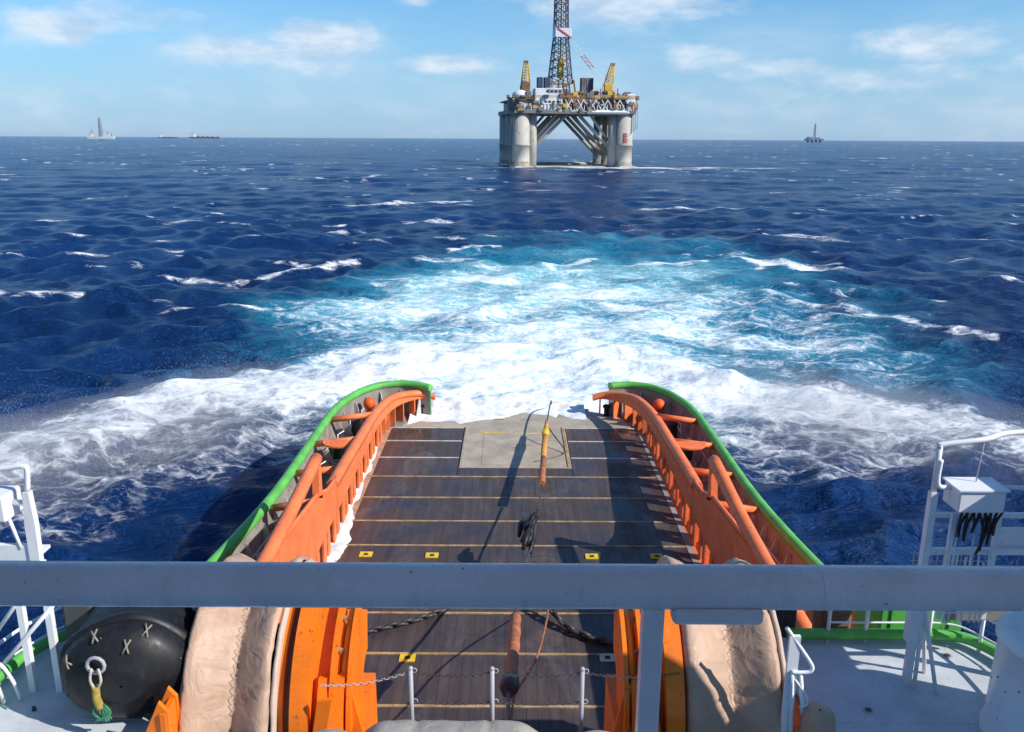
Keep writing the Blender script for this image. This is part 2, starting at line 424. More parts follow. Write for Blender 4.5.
    for i in range(230):
        yy = 75 * (620 / 75) ** rs_.random(); xx = rs_.uniform(-.62, .62) * yy * 1.02
        if abs(xx - 3) < 26 and yy < 120: continue
        L = rs_.uniform(.8, 3.6) * (1 + yy / 240); wd = rs_.uniform(.3, .75) * (1 + yy / 200); sl = rs_.uniform(-.25, .35)
        r0 = math.hypot(xx, yy); i0 = np.searchsorted(rr, r0 - L - 12); i1 = np.searchsorted(rr, r0 + L + 12); j0 = max(0, np.searchsorted(th, math.atan2(xx - L - 6, yy))); j1 = np.searchsorted(th, math.atan2(xx + L + 6, yy))
        if j1 - j0 < 2: continue
        xs_, ys_ = X[i0:i1, j0:j1], Y[i0:i1, j0:j1]
        yw = ys_ + wd * 2.0 * (fbm(xs_ / (wd * 3), ys_ / (wd * 3) + i, 3, i) - .5)
        k_ = rs_.uniform(.5, .95)
        foam[i0:i1, j0:j1] = np.maximum(foam[i0:i1, j0:j1], capsule(xs_, yw, [(xx - L, yy - L * sl, wd * .5, k_ * .6), (xx, yy, wd, k_), (xx + L * .8, yy + L * sl * .7, wd * .4, k_ * .5)]))
    # whitecaps over the open sea
    patch = sstep(.52, .74, fbm(X / 38, Y / 30, 3, 81))
    cap = sstep(.62, 1.05, crest * 1.05 + .5 * (fbm(X / 4, Y / 2, 3, 91) - .5)) * patch * np.clip((420 - RR) / 200, 0, 1)
    lx = (TH * 850 / 8.5); ly = np.log(RR) * 75
    far = sstep(.75, .92, vnoise(lx, ly, 5)) * sstep(.45, .72, vnoise(X / (RR * .11), np.log(RR) * 14, 7)) * np.clip((RR - 180) / 200, 0, 1)
    foam = np.maximum(foam, np.maximum(cap * .85, far * .7))
    # heights: churned mound at the stern, calm under the hull
    mound = np.exp(-((X / 7.5) ** 4)) * np.exp(-(((Y - 47.5) / 4.5) ** 2)) * 1.25
    chop = (fbm(X / 1.6, Y / 1.6, 4, 101) - .5) * .42 * np.clip(core + .8 * left + .8 * right, 0, 1) + (fbm(X / 5, Y / 5, 3, 111) - .5) * .85 * np.clip(core + left + right, 0, 1)
    chop *= np.clip((140 - RR) / 60, 0, 1)
    near = 1 - .55 * np.exp(-((X / 12) ** 4)) * np.clip((56 - Y) / 8, 0, 1)
    calm = 1 - .45 * np.clip(aer + core + left + right, 0, 1); Z = Z * near * calm + (.55 * np.clip(left, 0, 1) ** 2 + .5 * np.clip(right, 0, 1) ** 2) * sstep(36, 48, Y) + mound * (.6 + .9 * fbm(X / 2.5, Y / 2.5, 3, 121)) + chop
    hull = (np.abs(X - .13) < 8.6) & (Y < 42.6)
    tipz = (np.abs(X - .13) < 9.3) & (Y < 25)
    Z = np.where(hull | tipz, -1.6, Z)
    edge = sstep(0, 1, np.clip((Y - 42.6) / 1.2, 0, 1)); Z = np.where((Y >= 42.6) & (np.abs(X - .1) < 5), Z * edge + (1 - edge) * 1.0, Z)
    DX = DX * calm; DY = DY * calm
    DX = np.where(hull | tipz, 0, DX); DY = np.where(hull | tipz, 0, DY)
    cap_hull = np.where(np.abs(X) < 10.5, np.clip((48 - Y) / 4, 0, 1), 0); Z = np.where(cap_hull > 0, np.minimum(Z, 2.6), Z)
    co = np.stack([X + DX, Y + DY, Z], -1).reshape(-1, 3).astype(np.float32)
    idx = np.arange(NR * NA).reshape(NR, NA)
    q = np.stack([idx[:-1, :-1], idx[:-1, 1:], idx[1:, 1:], idx[1:, :-1]], -1).reshape(-1, 4)
    # the rest of the circle, coarse
    NB, NC = 60, 30
    tb = np.radians(np.linspace(50, 310, NB)); rb = 9.0 * np.exp(np.linspace(0, math.log(38000 / 9.0), NC))
    R2, T2 = np.meshgrid(rb, tb, indexing='ij')
    co2 = np.stack([R2 * np.sin(T2), R2 * np.cos(T2), np.zeros_like(R2) - .2], -1).reshape(-1, 3)
    id2 = np.arange(NB * NC).reshape(NC, NB) + NR * NA
    q2 = np.stack([id2[:-1, :-1], id2[:-1, 1:], id2[1:, 1:], id2[1:, :-1]], -1).reshape(-1, 4)
    co = np.vstack([co, co2]).astype(np.float32); q = np.vstack([q, q2]).astype(np.int32)[:, ::-1]
    me = bpy.data.meshes.new('sea')
    me.vertices.add(len(co)); me.vertices.foreach_set('co', co.ravel())
    me.loops.add(q.size); me.loops.foreach_set('vertex_index', q.ravel())
    me.polygons.add(len(q)); me.polygons.foreach_set('loop_start', np.arange(0, q.size, 4, dtype=np.int32))
    me.polygons.foreach_set('use_smooth', np.ones(len(q), bool))
    me.update(calc_edges=True)
    for nm, arr in (('foam', foam), ('aer', aer)):
        at = me.attributes.new(nm, 'FLOAT', 'POINT')
        at.data.foreach_set('value', np.concatenate([arr.ravel(), np.zeros(NB * NC)]).astype(np.float32))
    m, n, p = mat('sea_water')
    oc = n.new('ShaderNodeTexCoord').outputs['Object']
    fa = n.new('ShaderNodeAttribute', attribute_name='foam').outputs['Fac']; ae = n.new('ShaderNodeAttribute', attribute_name='aer').outputs['Fac']
    n1 = n.noise(n.mapv(oc, (.75, 1.2, .4), rot=(0, 0, .35)), .5, 7, .64, 1.3)
    n2 = n.noise(n.mapv(oc, (1, 1.3, .4)), 2.6, 6, .7, 1.2)
    mixn = n.math('ADD', n.math('MULTIPLY', n.math('SUBTRACT', n1, .5), 1.15), n.math('MULTIPLY', n.math('SUBTRACT', n2, .5), .48))
    d = n.math('ADD', fa, n.math('MULTIPLY', mixn, n.ss(fa, .04, .4)))
    wv = n.new('ShaderNodeVectorMath', operation='ADD'); n.l.new(oc, wv.inputs[0])
    nz = n.new('ShaderNodeTexNoise'); nz.inputs['Scale'].default_value = .8; nz.inputs['Detail'].default_value = 3; n.l.new(oc, nz.inputs['Vector'])
    sc_ = n.new('ShaderNodeVectorMath', operation='SCALE'); n.l.new(nz.outputs['Color'], sc_.inputs[0]); sc_.inputs['Scale'].default_value = 2.6; n.l.new(sc_.outputs[0], wv.inputs[1])
    lace = None
    for vs_, k_ in ((.42, .17), (1.25, .12)):
        vo = n.new('ShaderNodeTexVoronoi', feature='DISTANCE_TO_EDGE', voronoi_dimensions='2D'); n.l.new(n.mapv(wv.outputs[0], (.7, 1.25, 1), rot=(0, 0, .3)), vo.inputs['Vector']); vo.inputs['Scale'].default_value = vs_
        lc = n.ss(vo.outputs['Distance'], .0, .22, k_, -.5 * k_)
        lace = lc if lace is None else n.math('ADD', lace, lc)
    d = n.math('ADD', d, n.math('MULTIPLY', lace, n.ss(fa, .12, .45)))
    foamf = n.ss(d, .28, 1.14)
    aerf = n.math('ADD', ae, n.math('MULTIPLY', n.math('SUBTRACT', n1, .5), .5))
    base = n.mix(n.ss(n.noise(oc, .02, 3), .4, .6), (.003, .024, .098), (.005, .034, .128))
    base = n.mix(n.ss(aerf, .12, .62, 0, .9), base, (.022, .23, .36))
    base = n.mix(n.ss(aerf, .55, 1.1, 0, .85), base, (.27, .62, .68))
    base = n.mix(foamf, base, (.90, .92, .93))
    n.put(p.inputs['Base Color'], base)
    n.put(p.inputs['Roughness'], n.ss(foamf, 0, .6, .2, .85))
    p.inputs['IOR'].default_value = 1.33
    n.put(p.inputs['Specular IOR Level'], n.ss(foamf, 0, .5, .19, .08))
    h = n.math('ADD', n.math('MULTIPLY', n.noise(n.mapv(oc, (.7, 1.1, 1)), 1.1, 6, .62, .5), .75), n.math('MULTIPLY', n.noise(n.mapv(oc, (.6, 1, 1)), .16, 5, .6), 1.6))
    h = n.math('ADD', h, n.math('MULTIPLY', n.noise(n.mapv(oc, (.45, 1.2, 1)), 3.4, 4, .6, .4), .3))
    h = n.math('ADD', h, n.math('MULTIPLY', n.noise(n.mapv(oc, (.6, 1.1, 1), (7, 3, 0)), .42, 4, .6, .6), 1.0))
    h = n.math('MULTIPLY', n.math('SUBTRACT', h, 1.82), n.ss(fa, .15, .8, 1.0, .4))
    bump(n, p, h, 1.0, .75)
    me.materials.append(m)
    o = bpy.data.objects.new('sea', me); COL.objects.link(o); tag(o, kind='structure'); o['label'] = 'deep blue choppy sea with a white and turquoise wake'
    return o
build_sea()

# ------------------------------------------------------------------ vessel: hull, bulwark, work deck
XC = .12; D = 2.2
CAP = [(4.3, 42.1, 3.72), (5.1, 42.5, 3.78), (6.1, 42.6, 3.8), (7.2, 42.0, 3.8), (8.05, 40.3, 3.8), (8.48, 37.8, 3.8), (8.55, 33.5, 3.8), (8.6, 28.8, 3.8), (8.78, 25.5, 3.85), (9.05, 22.3, 3.95), (9.25, 18, 4.3), (9.35, 13.6, 5.0)]
CAPS = smooth_curve(CAP, 6)

def side_pts(pts, s): return [Vector((XC + s * q[0], q[1], q[2])) for q in pts]

def strip(mb, pts, z0, z1, th, s):
    """upright plate of thickness th following the plan curve (outer face on the curve)"""
    n = len(pts); A = []; 
    for i, q in enumerate(pts):
        a = pts[max(0, i - 1)]; b = pts[min(n - 1, i + 1)]; tg = Vector((b.x - a.x, b.y - a.y, 0)).normalized()
        nv = Vector((tg.y, -tg.x, 0)) * (1 if s > 0 else -1)
        A.append((q, nv))
    zf0 = z0 if callable(z0) else (lambda q: z0); zf1 = z1 if callable(z1) else (lambda q: z1)
    V = []
    for q, nv in A:
        i_ = q + nv * th * -1
        V += [(q.x, q.y, zf0(q)), (q.x, q.y, zf1(q)), (i_.x, i_.y, zf1(q)), (i_.x, i_.y, zf0(q))]
    F = []
    for i in range(n - 1):
        for k in range(4): F.append((i * 4 + k, i * 4 + (k + 1) % 4, (i + 1) * 4 + (k + 1) % 4, (i + 1) * 4 + k))
    F += [(0, 1, 2, 3), (4 * n - 4, 4 * n - 3, 4 * n - 2, 4 * n - 1)]
    mb.add(V, F)

def offset(pts, d, s):
    n = len(pts); out = []
    for i, q in enumerate(pts):
        a = pts[max(0, i - 1)]; b = pts[min(n - 1, i + 1)]; tg = Vector((b.x - a.x, b.y - a.y, 0)).normalized()
        nv = Vector((tg.y, -tg.x, 0)); 
        if nv.x * s > 0 and q.y < 40: nv = -nv
        elif q.y >= 40 and (nv.x * s + nv.y) > 0: nv = -nv
        out.append(q + nv * d)
    return out

for s, side, sb in ((-1, 'sunlit green', 'beside the brightly lit orange cargo rail'), (1, 'dark green', 'beside the shaded orange cargo rail')):
    pts = side_pts(CAPS if s < 0 else CAPS[5:], s)
    bw = thing('bulwark', (XC + s * 8.55, 28, 0), '%s bulwark with round top pipe %s' % (side, sb), 'bulwark', 'bulwarks along the work deck')
    inn = offset(pts, .1, s)
    m = MB(); m.tube(pts, .19, 14); m.build('top_pipe', 'green', bw)
    m = MB(); strip(m, pts, -1.5, lambda q: q.z - .1, .0, s) if False else None
    m = MB()
    V = []; 
    for a, b in zip(pts, inn): V += [(a.x, a.y, -1.8), (a.x, a.y, a.z - .12), (b.x, b.y, a.z - .12), (b.x, b.y, -1.8)]
    n = len(pts)
    m.add(V, [(i * 4 + k, i * 4 + (k + 1) % 4, (i + 1) * 4 + (k + 1) % 4, (i + 1) * 4 + k) for i in range(n - 1) for k in range(4)] + [(0, 1, 2, 3), (4 * n - 4, 4 * n - 3, 4 * n - 2, 4 * n - 1)])
    m.build('hull_plate', 'hullgreen', bw)
    # lining painted pale inside, upright frames with sloping inner edge
    i1 = offset(pts, .104, s); i2 = offset(pts, .116, s); m = MB(); V = []
    for a, b in zip(i1, i2): V += [(a.x, a.y, D - .2), (a.x, a.y, a.z - .16), (b.x, b.y, a.z - .16), (b.x, b.y, D - .2)]
    m.add(V, [(i * 4 + k, i * 4 + (k + 1) % 4, (i + 1) * 4 + (k + 1) % 4, (i + 1) * 4 + k) for i in range(n - 1) for k in range(4)])
    m.build('lining', 'walk', bw)
    dist = 0; nxt = .5
    for i in range(1, len(pts)):
        dist += (pts[i] - pts[i - 1]).length
        if dist > nxt and pts[i].y > 17:
            nxt += 1.15
            q = pts[i]; v = (offset(pts, 1, s)[i] - q); v.z = 0; v.normalize(); tg = Vector((-v.y, v.x, 0)) * .02
            m = MB(); prof = [(.12, D), (.62, D), (.62, D + .12), (.22, q.z - .3), (.12, q.z - .3)]
            m.prism(prof, lambda a, b: tuple(Vector((q.x, q.y, 0)) + v * a + tg + Vector((0, 0, b))), lambda a, b: tuple(Vector((q.x, q.y, 0)) + v * a - tg + Vector((0, 0, b))))
            m.build('frame', 'frames', bw)
            if (i // 2) % 2 == 0 and q.y < 41:
                m = MB(); p0 = Vector((q.x, q.y, 0)) + v * .5
                m.tube([p0 + Vector((0, 0, D)), p0 + Vector((0, 0, D + .95)), p0 + v * .25 + Vector((0, .25, D + 1.05))], .03, 6)
                m.tube([p0 + Vector((0, .05, D + .5)), p0 + Vector((0, 1.0, D + .55))], .025, 6)
                m.build('stay', 'white', bw)
    m = MB(); m.tube([Vector((q.x, q.y, D + .95)) for q in offset(pts, .42, s) if 17 < q.y < 36], .03, 6); m.build('grab_rail', 'frames', bw)

# work deck: steel base, side walkways, planks between transverse bars, worn stern plate
deck = thing('work_deck', (XC, 28, D), None, None); tag(deck, kind='structure'); deck['label'] = 'dark wet planked work deck with pale transverse bars'
m = MB()
poly = [(XC - 3.95, 43.0), (XC + 3.95, 43.0)] + [(q.x, q.y) for q in offset(side_pts(CAPS, 1), .12, 1)] + [(q.x, q.y) for q in reversed(offset(side_pts(CAPS, -1), .12, -1))]
m.prism_z([(a, b) for a, b in poly if b > 13.7], D - .6, D - .06); m.build('base_plate', 'walk', deck)
BARS = [40.25, 38.35, 36.15, 33.92, 31.72, 29.55, 27.55, 25.3, 23.1, 20.98, 18.7, 16.4, 14.2]
PX = 6.1
def planks(x0, x1, y0, y1):
    m = MB(); n = max(1, round((x1 - x0) / .29)); w = (x1 - x0) / n
    for i in range(n):
        a = x0 + i * w; z = D + random.uniform(-.006, .006)
        m.add([(a + .001, y0, D - .058), (a + w - .001, y0, D - .058), (a + w - .001, y1, D - .058), (a + .001, y1, D - .058), (a + .003, y0, z), (a + w - .003, y0, z), (a + w - .003, y1, z), (a + .003, y1, z)],
              [(4, 5, 6, 7), (0, 1, 5, 4), (1, 2, 6, 5), (2, 3, 7, 6), (3, 0, 4, 7)])
    o = m.build('plank_bay', 'plank', deck); tag(o, kind='stuff')
PLX0, PLX1, PLY = -2.33, 2.65, 34.95
for i in range(len(BARS) - 1):
    y1, y0 = BARS[i] - .06, BARS[i + 1] + .06
    if y1 > PLY + .5 and y0 > PLY:
        planks(XC - PX, PLX0 - .03, y0, y1); planks(PLX1 + .03, XC + PX, y0, y1)
    elif y1 > PLY:
        planks(XC - PX, PLX0 - .03, y0, y1); planks(PLX1 + .03, XC + PX, y0, y1); planks(PLX0, PLX1, y0, PLY - .03)
    else: planks(XC - PX, XC + PX, y0, y1)
for i, y in enumerate(BARS):
    segs = [(XC - PX, PLX0 - .05), (PLX1 + .05, XC + PX)] if y > PLY else [(XC - PX, XC + PX)]
    for a, b in segs:
        m = MB(); m.box(((a + b) / 2, y, D - .012), (b - a, .085, .06)); m.build('deck_bar', 'barw' if y > 35.5 else 'bar', deck)
m = MB(); m.bbox(((PLX0 + PLX1) / 2, (PLY + 40.4) / 2, D - .02), (PLX1 - PLX0, 40.4 - PLY, .07), .012); m.build('stern_plate', 'sand', deck)
for x in (PLX0 + .1, PLX1 - .1): m = MB(); m.box((x, (PLY + 40.4) / 2, D + .03), (.12, 40.3 - PLY, .05)); m.build('guide_bar', 'bar' if x > 0 else 'sand', deck)
m = MB(); m.box(((PLX0 + PLX1) / 2 + .35, 37.5, D + .022), (3.7, 4.4, .012)); m.build('inner_plate', 'sand', deck)
m = MB(); m.prism_z([(-5.7 + XC, 40.32), (5.9 + XC, 40.32), (5.5 + XC, 42.2), (4.1 + XC, 43.0), (-4.1 + XC, 43.0), (-5.3 + XC, 42.2)], D - .05, D - .004); m.build('stern_apron', 'sand', deck)
m = MB(); m.cyl((XC - 4.0, 43.45, D - .95), (XC + 4.0, 43.45, D - .95), .92, n=40); m.build('stern_roller', 'sand', deck)
for x, y, w in ((-.6, 41.6, .5), (.9, 39.4, 1.5), (-.9, 39.5, 1.2)): m = MB(); m.box((x, y, D + .034), (w, .1, .01)); m.build('yellow_mark', 'yellow', deck)
for s in (-1, 1):
    for y0, y1 in zip(BARS[1:], BARS[:-1]):
        m = MB(); m.box((XC + s * (PX + .26), (y0 + y1) / 2, D - .014), (.50, y1 - y0 - .03, .07)); m.build('edge_plate', 'edge' if s < 0 else 'walk', deck)
for x, y, k in ((-2.87, 20.75, 'yellow'), (2.71, 20.8, 'whitepad'), (-5.04, 26.82, 'yellow'), (-2.74, 26.77, 'yellow'), (2.80, 26.75, 'yellow'), (5.06, 26.78, 'yellow')):
    m = MB()
    for dx, dy, w, h in ((0, .13, .44, .1), (0, -.13, .44, .1), (-.15, 0, .14, .16), (.15, 0, .14, .16)): m.box((x + dx, y + dy, D + .02), (w, h, .03))
    o = m.build('lashing_pad', k, deck)
    m = MB(); m.box((x, y, D + .012), (.16, .16, .015)); m.tube([(x + .06 * math.cos(a), y + .06 * math.sin(a), D + .035) for a in [i * math.pi / 5 for i in range(10)]], .014, 5, closed=True); m.build('ring', 'steel', o)

# ------------------------------------------------------------------ cargo rails
RAIL = [(4.1, 42.35, 3.22), (4.8, 42.3, 3.42), (5.5, 41.75, 3.55), (6.1, 40.6, 3.7), (6.45, 38.6, 3.78), (6.55, 36.5, 3.85), (6.55, 33.8, 3.98), (6.55, 30.6, 4.15), (6.55, 28.4, 4.22)]
for s in (-1, 1):
    side = 'bright sunlit orange cargo rail with plate wall and raised pipe, inside the light green bulwark' if s < 0 else 'orange cargo rail with its deck side in shade, inside the dark green bulwark'
    cr = thing('cargo_rail', (XC + s * 6.55, 28, D), side, 'cargo rail', 'cargo rails flanking the work deck')
    P = side_pts(smooth_curve(RAIL, 5), s); n = len(P)
    inn = offset(P, 0, s)
    nor = [(b - a).normalized() for a, b in zip(P, offset(P, 1, s))]     # pointing inboard
    # wall plate of the aft part (its lower edge is raised, leaving openings between the brackets)
    m = MB(); V = []
    for q, v in zip(P, nor):
        for d_, z in ((.16, q.z - .04), (.16, D + .95), (.10, D + .95), (.10, q.z - .04)): V.append((q.x + v.x * d_, q.y + v.y * d_, z))
    m.add(V, [(i * 4 + k, i * 4 + (k + 1) % 4, (i + 1) * 4 + (k + 1) % 4, (i + 1) * 4 + k) for i in range(n - 1) for k in range(4)] + [(0, 1, 2, 3), (4 * n - 4, 4 * n - 3, 4 * n - 2, 4 * n - 1)])
    m.build('wall_plate', 'orange', cr)
    # rounded cap
    m = MB(); V = []; prof = [(-.22, -.16), (-.21, .0), (-.13, .09), (0, .12), (.13, .09), (.20, .0), (.21, -.16)]; k_ = len(prof)
    for q, v in zip(P, nor):
        for a, b in prof: V.append((q.x + v.x * a, q.y + v.y * a, q.z + b))
    m.add(V, [(i * k_ + k, i * k_ + (k + 1) % k_, (i + 1) * k_ + (k + 1) % k_, (i + 1) * k_ + k) for i in range(n - 1) for k in range(k_)], True)
    m.add(V[:k_], [tuple(range(k_))]); m.add(V[-k_:], [tuple(range(k_))])
    m.build('cap', 'orange', cr)
    # forward tall wall
    xi, xo = XC + s * 6.40, XC + s * 6.46
    prof = [(28.75, D + .95), (28.75, 4.22), (28.2, 4.25), (27.3, 4.36), (26.4, 4.66), (25.7, 4.86), (24.6, 4.98), (22.4, 5.25), (21.5, 5.38), (14.2, 5.5), (14.2, D + .95)]
    m = MB(); m.prism_x(prof, xi, xo); m.build('tall_wall', 'orange', cr)
    m = MB(); m.tube([(XC + s * 6.5, a, b + .04) for a, b in prof[1:9]], .075, 8); m.build('edge_bead', 'orange', cr)
    # raised pipe and its end post
    pp = [(XC + s * 6.52, 26.1, 6.02), (XC + s * 6.52, 25.6, 5.98), (XC + s * 6.52, 22.6, 5.68), (XC + s * 6.52, 20.2, 5.55), (XC + s * 6.52, 14.2, 5.5)]
    m = MB(); m.tube(pp, .2, 16); m.sphere(pp[0], .2, 14); m.build('raised_pipe', 'orange', cr)
    m = MB(); m.prism_x([(26.22, 4.6), (26.22, 5.95), (25.92, 5.95), (25.72, 4.8)], XC + s * 6.40, XC + s * 6.62); m.build('end_post', 'orange', cr)
    # bracket plates below the wall: tall openings alternate with short ones
    k = 0; y = 14.6; 
    while y < 40.6:
        q = min(P, key=lambda p_: abs(p_.y - y)) if y > 28.4 else Vector((XC + s * 6.55, y, 4.2))
        x = q.x - s * .14
        m = MB(); m.prism_y([(x, D - .02), (x, D + .95), (x + s * .45, D + .95), (x + s * .55, D - .02)], y - .03, y + .03); m.build('bracket', 'orange', cr)
        if y < 39:
            m = MB(); m.prism_x([(y - .2, D - .01), (y - .14, D + .95), (y + .2, D + .95), (y + .2, D - .01)], x - .005 - .03, x + .03); m.build('post_plate', 'orange', cr)
        if k % 2 == 0 and y < 39.5:
            # cheek closing the upper part of every second opening
            m = MB(); x2 = x + s * .02; L = .62
            m.prism_x([(y + .03, D + .95), (y + .03, D + .42), (y + L, D + .62), (y + L, D + .95)], x2 - .012, x2 + .012); m.build('cheek', 'orange', cr)
        y += .62 if k % 2 == 0 else 1.02
        k += 1
    m = MB(); m.box((XC + s * 6.62, 27, D + .012), (.62, 25.5, .03)); m.build('foot_plate', 'edge' if s < 0 else 'orange', cr)
    for q in (P[1], P[6], P[12]):
        pass
    for i in (3, 8, 12, 15):
        q = P[i]; v = nor[i]; tg = Vector((-v.y, v.x, 0)) * .03; c0 = Vector((q.x, q.y, 0))
        m = MB(); m.prism([(.14, D - .02), (.14, D + .96), (-.3, D + .96), (-.42, D - .02)], lambda a, b: tuple(c0 + v * a + tg + Vector((0, 0, b))), lambda a, b: tuple(c0 + v * a - tg + Vector((0, 0, b)))); m.build('bracket', 'orange', cr)
    # cross tubes to the bulwark
    for k, (yb, yr) in enumerate(((36.9, 37.3), (33.7, 34.0), (30.45, 30.7), (27.3, 27.5))):
        b = Vector((XC + s * 8.42, yb, 3.72)); a = Vector((XC + s * 6.6, yr, 3.86 if k < 3 else 3.95))
        m = MB(); m.tube([a, b], .135, 14); o = m.build('cross_tube', 'orange', cr)
        if k == 1:
            ax = (b - a); m = MB(); arc = [(math.cos(u), math.sin(u)) for u in [math.pi * i / 14 for i in range(15)]]
            c = a + ax * .42; hw = ax.length * .37
            V = [];
            for cx_, cy_ in arc: V.append((c.x + cx_ * hw, c.y - .06 - cy_ ** .6 * .62, c.z + .10 - cy_ * .10))
            V2 = [(x_, y_, z_ - .07) for x_, y_, z_ in V]; nn = len(V)
            m.add(V + V2, [tuple(range(nn)), tuple(range(nn, 2 * nn))[::-1]] + [(i, (i + 1) % nn, nn + (i + 1) % nn, nn + i) for i in range(nn)])
            m.build('hood_plate', 'orange', o)

# ------------------------------------------------------------------ things on the work deck
def clutter():
    for s, lab in ((-1, 'beside the left stern corner foam'), (1, 'in the shade of the curved rail end')):
        x = -4.62 if s < 0 else 4.95
        m = MB(); m.lathe((x, 42.35, D), [(.16, 0), (.13, .08), (.13, .42), (.2, .46), (.2, .54), (.12, .6)], 'z', 16)
        solo(m, 'mooring_bollard', 'black', 'small black bollard on the worn stern apron %s' % ('beneath the sunlit rail end' if s < 0 else 'beneath the shaded rail end'), 'bollard', 'bollards at the stern corners')
        x = XC + s * 7.22; y = 40.45
        b = thing('marker_buoy', (x, y, D), 'round orange marker buoy hung inside the %s bulwark at the stern' % ('light green' if s < 0 else 'dark green'), 'buoy', 'orange buoys at the stern')
        m = MB(); m.sphere((x, y, D + 1.2), .31, 18); m.build('float', 'buoy', b)
        m = MB(); m.cyl((x, y, D), (x, y, D + .86), .13); m.build('stand', 'buoy', b)
        for i in range(3):
            yy = (41.2, 39.3, 36.0)[i]; xx = XC + s * (6.7, 7.75, 7.9)[i]
            m = MB(); m.lathe((xx, yy, D - .03), [(.24, 0), (.26, .02), (.25, .3), (.26, .32), (.25, .62), (.26, .64), (.25, .8), (.05, .82)], 'z', 18)
            solo(m, 'steel_drum', ('black', 'steel', 'drumgreen')[i], ('black drum', 'dark steel drum', 'dark green drum')[i] + (' behind the orange buoy inside the %s bulwark' if i < 2 else ' between cross tubes along the %s bulwark') % ('light green' if s < 0 else 'dark green'), 'drum', 'drums on the side walkways')
        for i, yy in enumerate((35.0, 29.2)):
            m = MB(); xx = XC + s * 7.75
            pts = []
            for k in range(90):
                a = k * .42; pts.append((xx + (.26 + .02 * math.sin(k)) * math.cos(a), yy + (.26 + .02 * math.cos(k * 1.3)) * math.sin(a), D + .0 + .0028 * k * (1 + .2 * math.sin(k))))
            m.tube(pts, .03, 6)
            solo(m, 'rope_coil', 'rope_pale', 'coil of pale rope %s inside the %s bulwark' % (('beside the dark green drum', 'below the raised pipe end')[i], 'light green' if s < 0 else 'dark green'), 'rope', 'rope coils on the walkways')
clutter()

# tow wire running forward over the deck
def wire():
    tw = thing('tow_wire', (2.05, 42.6, D), 'steel tow wire with orange and yellow sleeve running up from the stern plate', 'tow wire')
    A = [(2.1, 43.0, 2.62), (2.02, 42.1, 3.02), (1.68, 38.6, 3.1), (1.43, 35.29, 3.2), (1.17, 30.2, 3.42), (.69, 24.6, 3.8), (.41, 22.85, 4.0)]
    m = MB(); m.tube(smooth_curve(A[:3], 6), .035, 8); m.build('aft_wire', 'steel', tw)
    m = MB(); m.tube([Vector((1.68, 38.6, 3.1)), Vector((1.60, 37.4, 3.13))], [.09, .12], 14); m.build('sleeve_tip', 'sleeve_or', tw)
    m = MB(); m.tube([Vector((1.60, 37.4, 3.13)), Vector((1.53, 36.4, 3.16))], .15, 14); m.tube([(1.56, 36.9, 3.145), (1.555, 36.8, 3.15)], .18, 14); m.build('yellow_clamp', 'yellow', tw)
    m = MB(); m.tube([Vector((1.53, 36.4, 3.16)), Vector((1.43, 35.0, 3.22)), Vector((1.34, 33.4, 3.28))], [.14, .13, .12], 14); m.build('sleeve_middle', 'sleeve_or', tw)
    m = MB(); m.tube([Vector((1.34, 33.4, 3.28)), Vector((1.17, 30.3, 3.42))], [.12, .13], 14); m.build('sleeve_end', 'sleeve', tw)
    m = MB(); m.tube([Vector(q) for q in A[4:]] + [Vector((.25, 20.5, 4.45)), Vector((.1, 18.15, 5.0))], .035, 8); m.build('forward_wire', 'steel', tw)
    m = MB(); m.tube(smooth_curve([(1.66, 38.4, 3.05), (2.0, 37.6, 2.75), (2.4, 36.9, 2.4), (2.3, 36.5, D + .03), (1.7, 36.0, D + .03), (1.0, 35.6, D + .03)], 6), .03, 6); m.build('loose_tail', 'steel', tw)
    s2 = thing('wire_sleeve', (.05, 15.5, 5.0), 'rust brown tubular wire sleeve with dark socket hanging before the near posts', 'sleeve')
    m = MB(); P = smooth_curve([(.12, 18.4, 4.95), (.09, 17.0, 5.28), (.04, 15.6, 5.62), (.0, 14.6, 5.88)], 5)
    m.tube(P, [.13 + .012 * math.sin(i * 2.1) for i in range(len(P))], 14); m.build('body', 'sleeve', s2)
    m = MB(); m.tube([(.0, 14.65, 5.86), (-.02, 14.3, 5.96), (-.03, 14.05, 6.03)], [.17, .2, .15], 14); m.build('socket', 'steel', s2)
    m = MB(); m.tube(smooth_curve([(-.03, 14.1, 6.02), (-.04, 12.8, 6.35), (-.05, 11.2, 6.9), (-.05, 10.2, 7.6)], 4), .04, 8); m.build('wire_end', 'steel', s2)
    rp = MB(); rp.tube(smooth_curve([(1.05, 22.6, 2.9), (.95, 19.5, 4.35), (.62, 16.8, 5.0), (.3, 15.2, 5.5), (.08, 14.0, 5.95), (.02, 12.6, 6.4), (.0, 11.0, 7.0)], 6), .025, 6)
    solo(rp, 'thin_rope', 'sleeve', 'thin brown rope slanting beside the rust brown wire sleeve', 'rope')
    # torn black rubber flap on the wire
    m = MB(); rnd = random.Random(3)
    for i in range(9):
        a = Vector((.45 + rnd.uniform(-.2, .2), 25.0 + rnd.uniform(-.9, .6), 3.75 + rnd.uniform(-.15, .1)))
        b = a + Vector((rnd.uniform(.05, .45), rnd.uniform(.3, 1.1), rnd.uniform(-.05, .35)))
        m.tube([a, (a + b) / 2 + Vector((0, 0, .1)), b], [.06, .11, .03], 7)
    solo(m, 'rubber_bundle', 'black', 'ragged black rubber bundle on the tow wire above the planks', 'bundle')
wire()

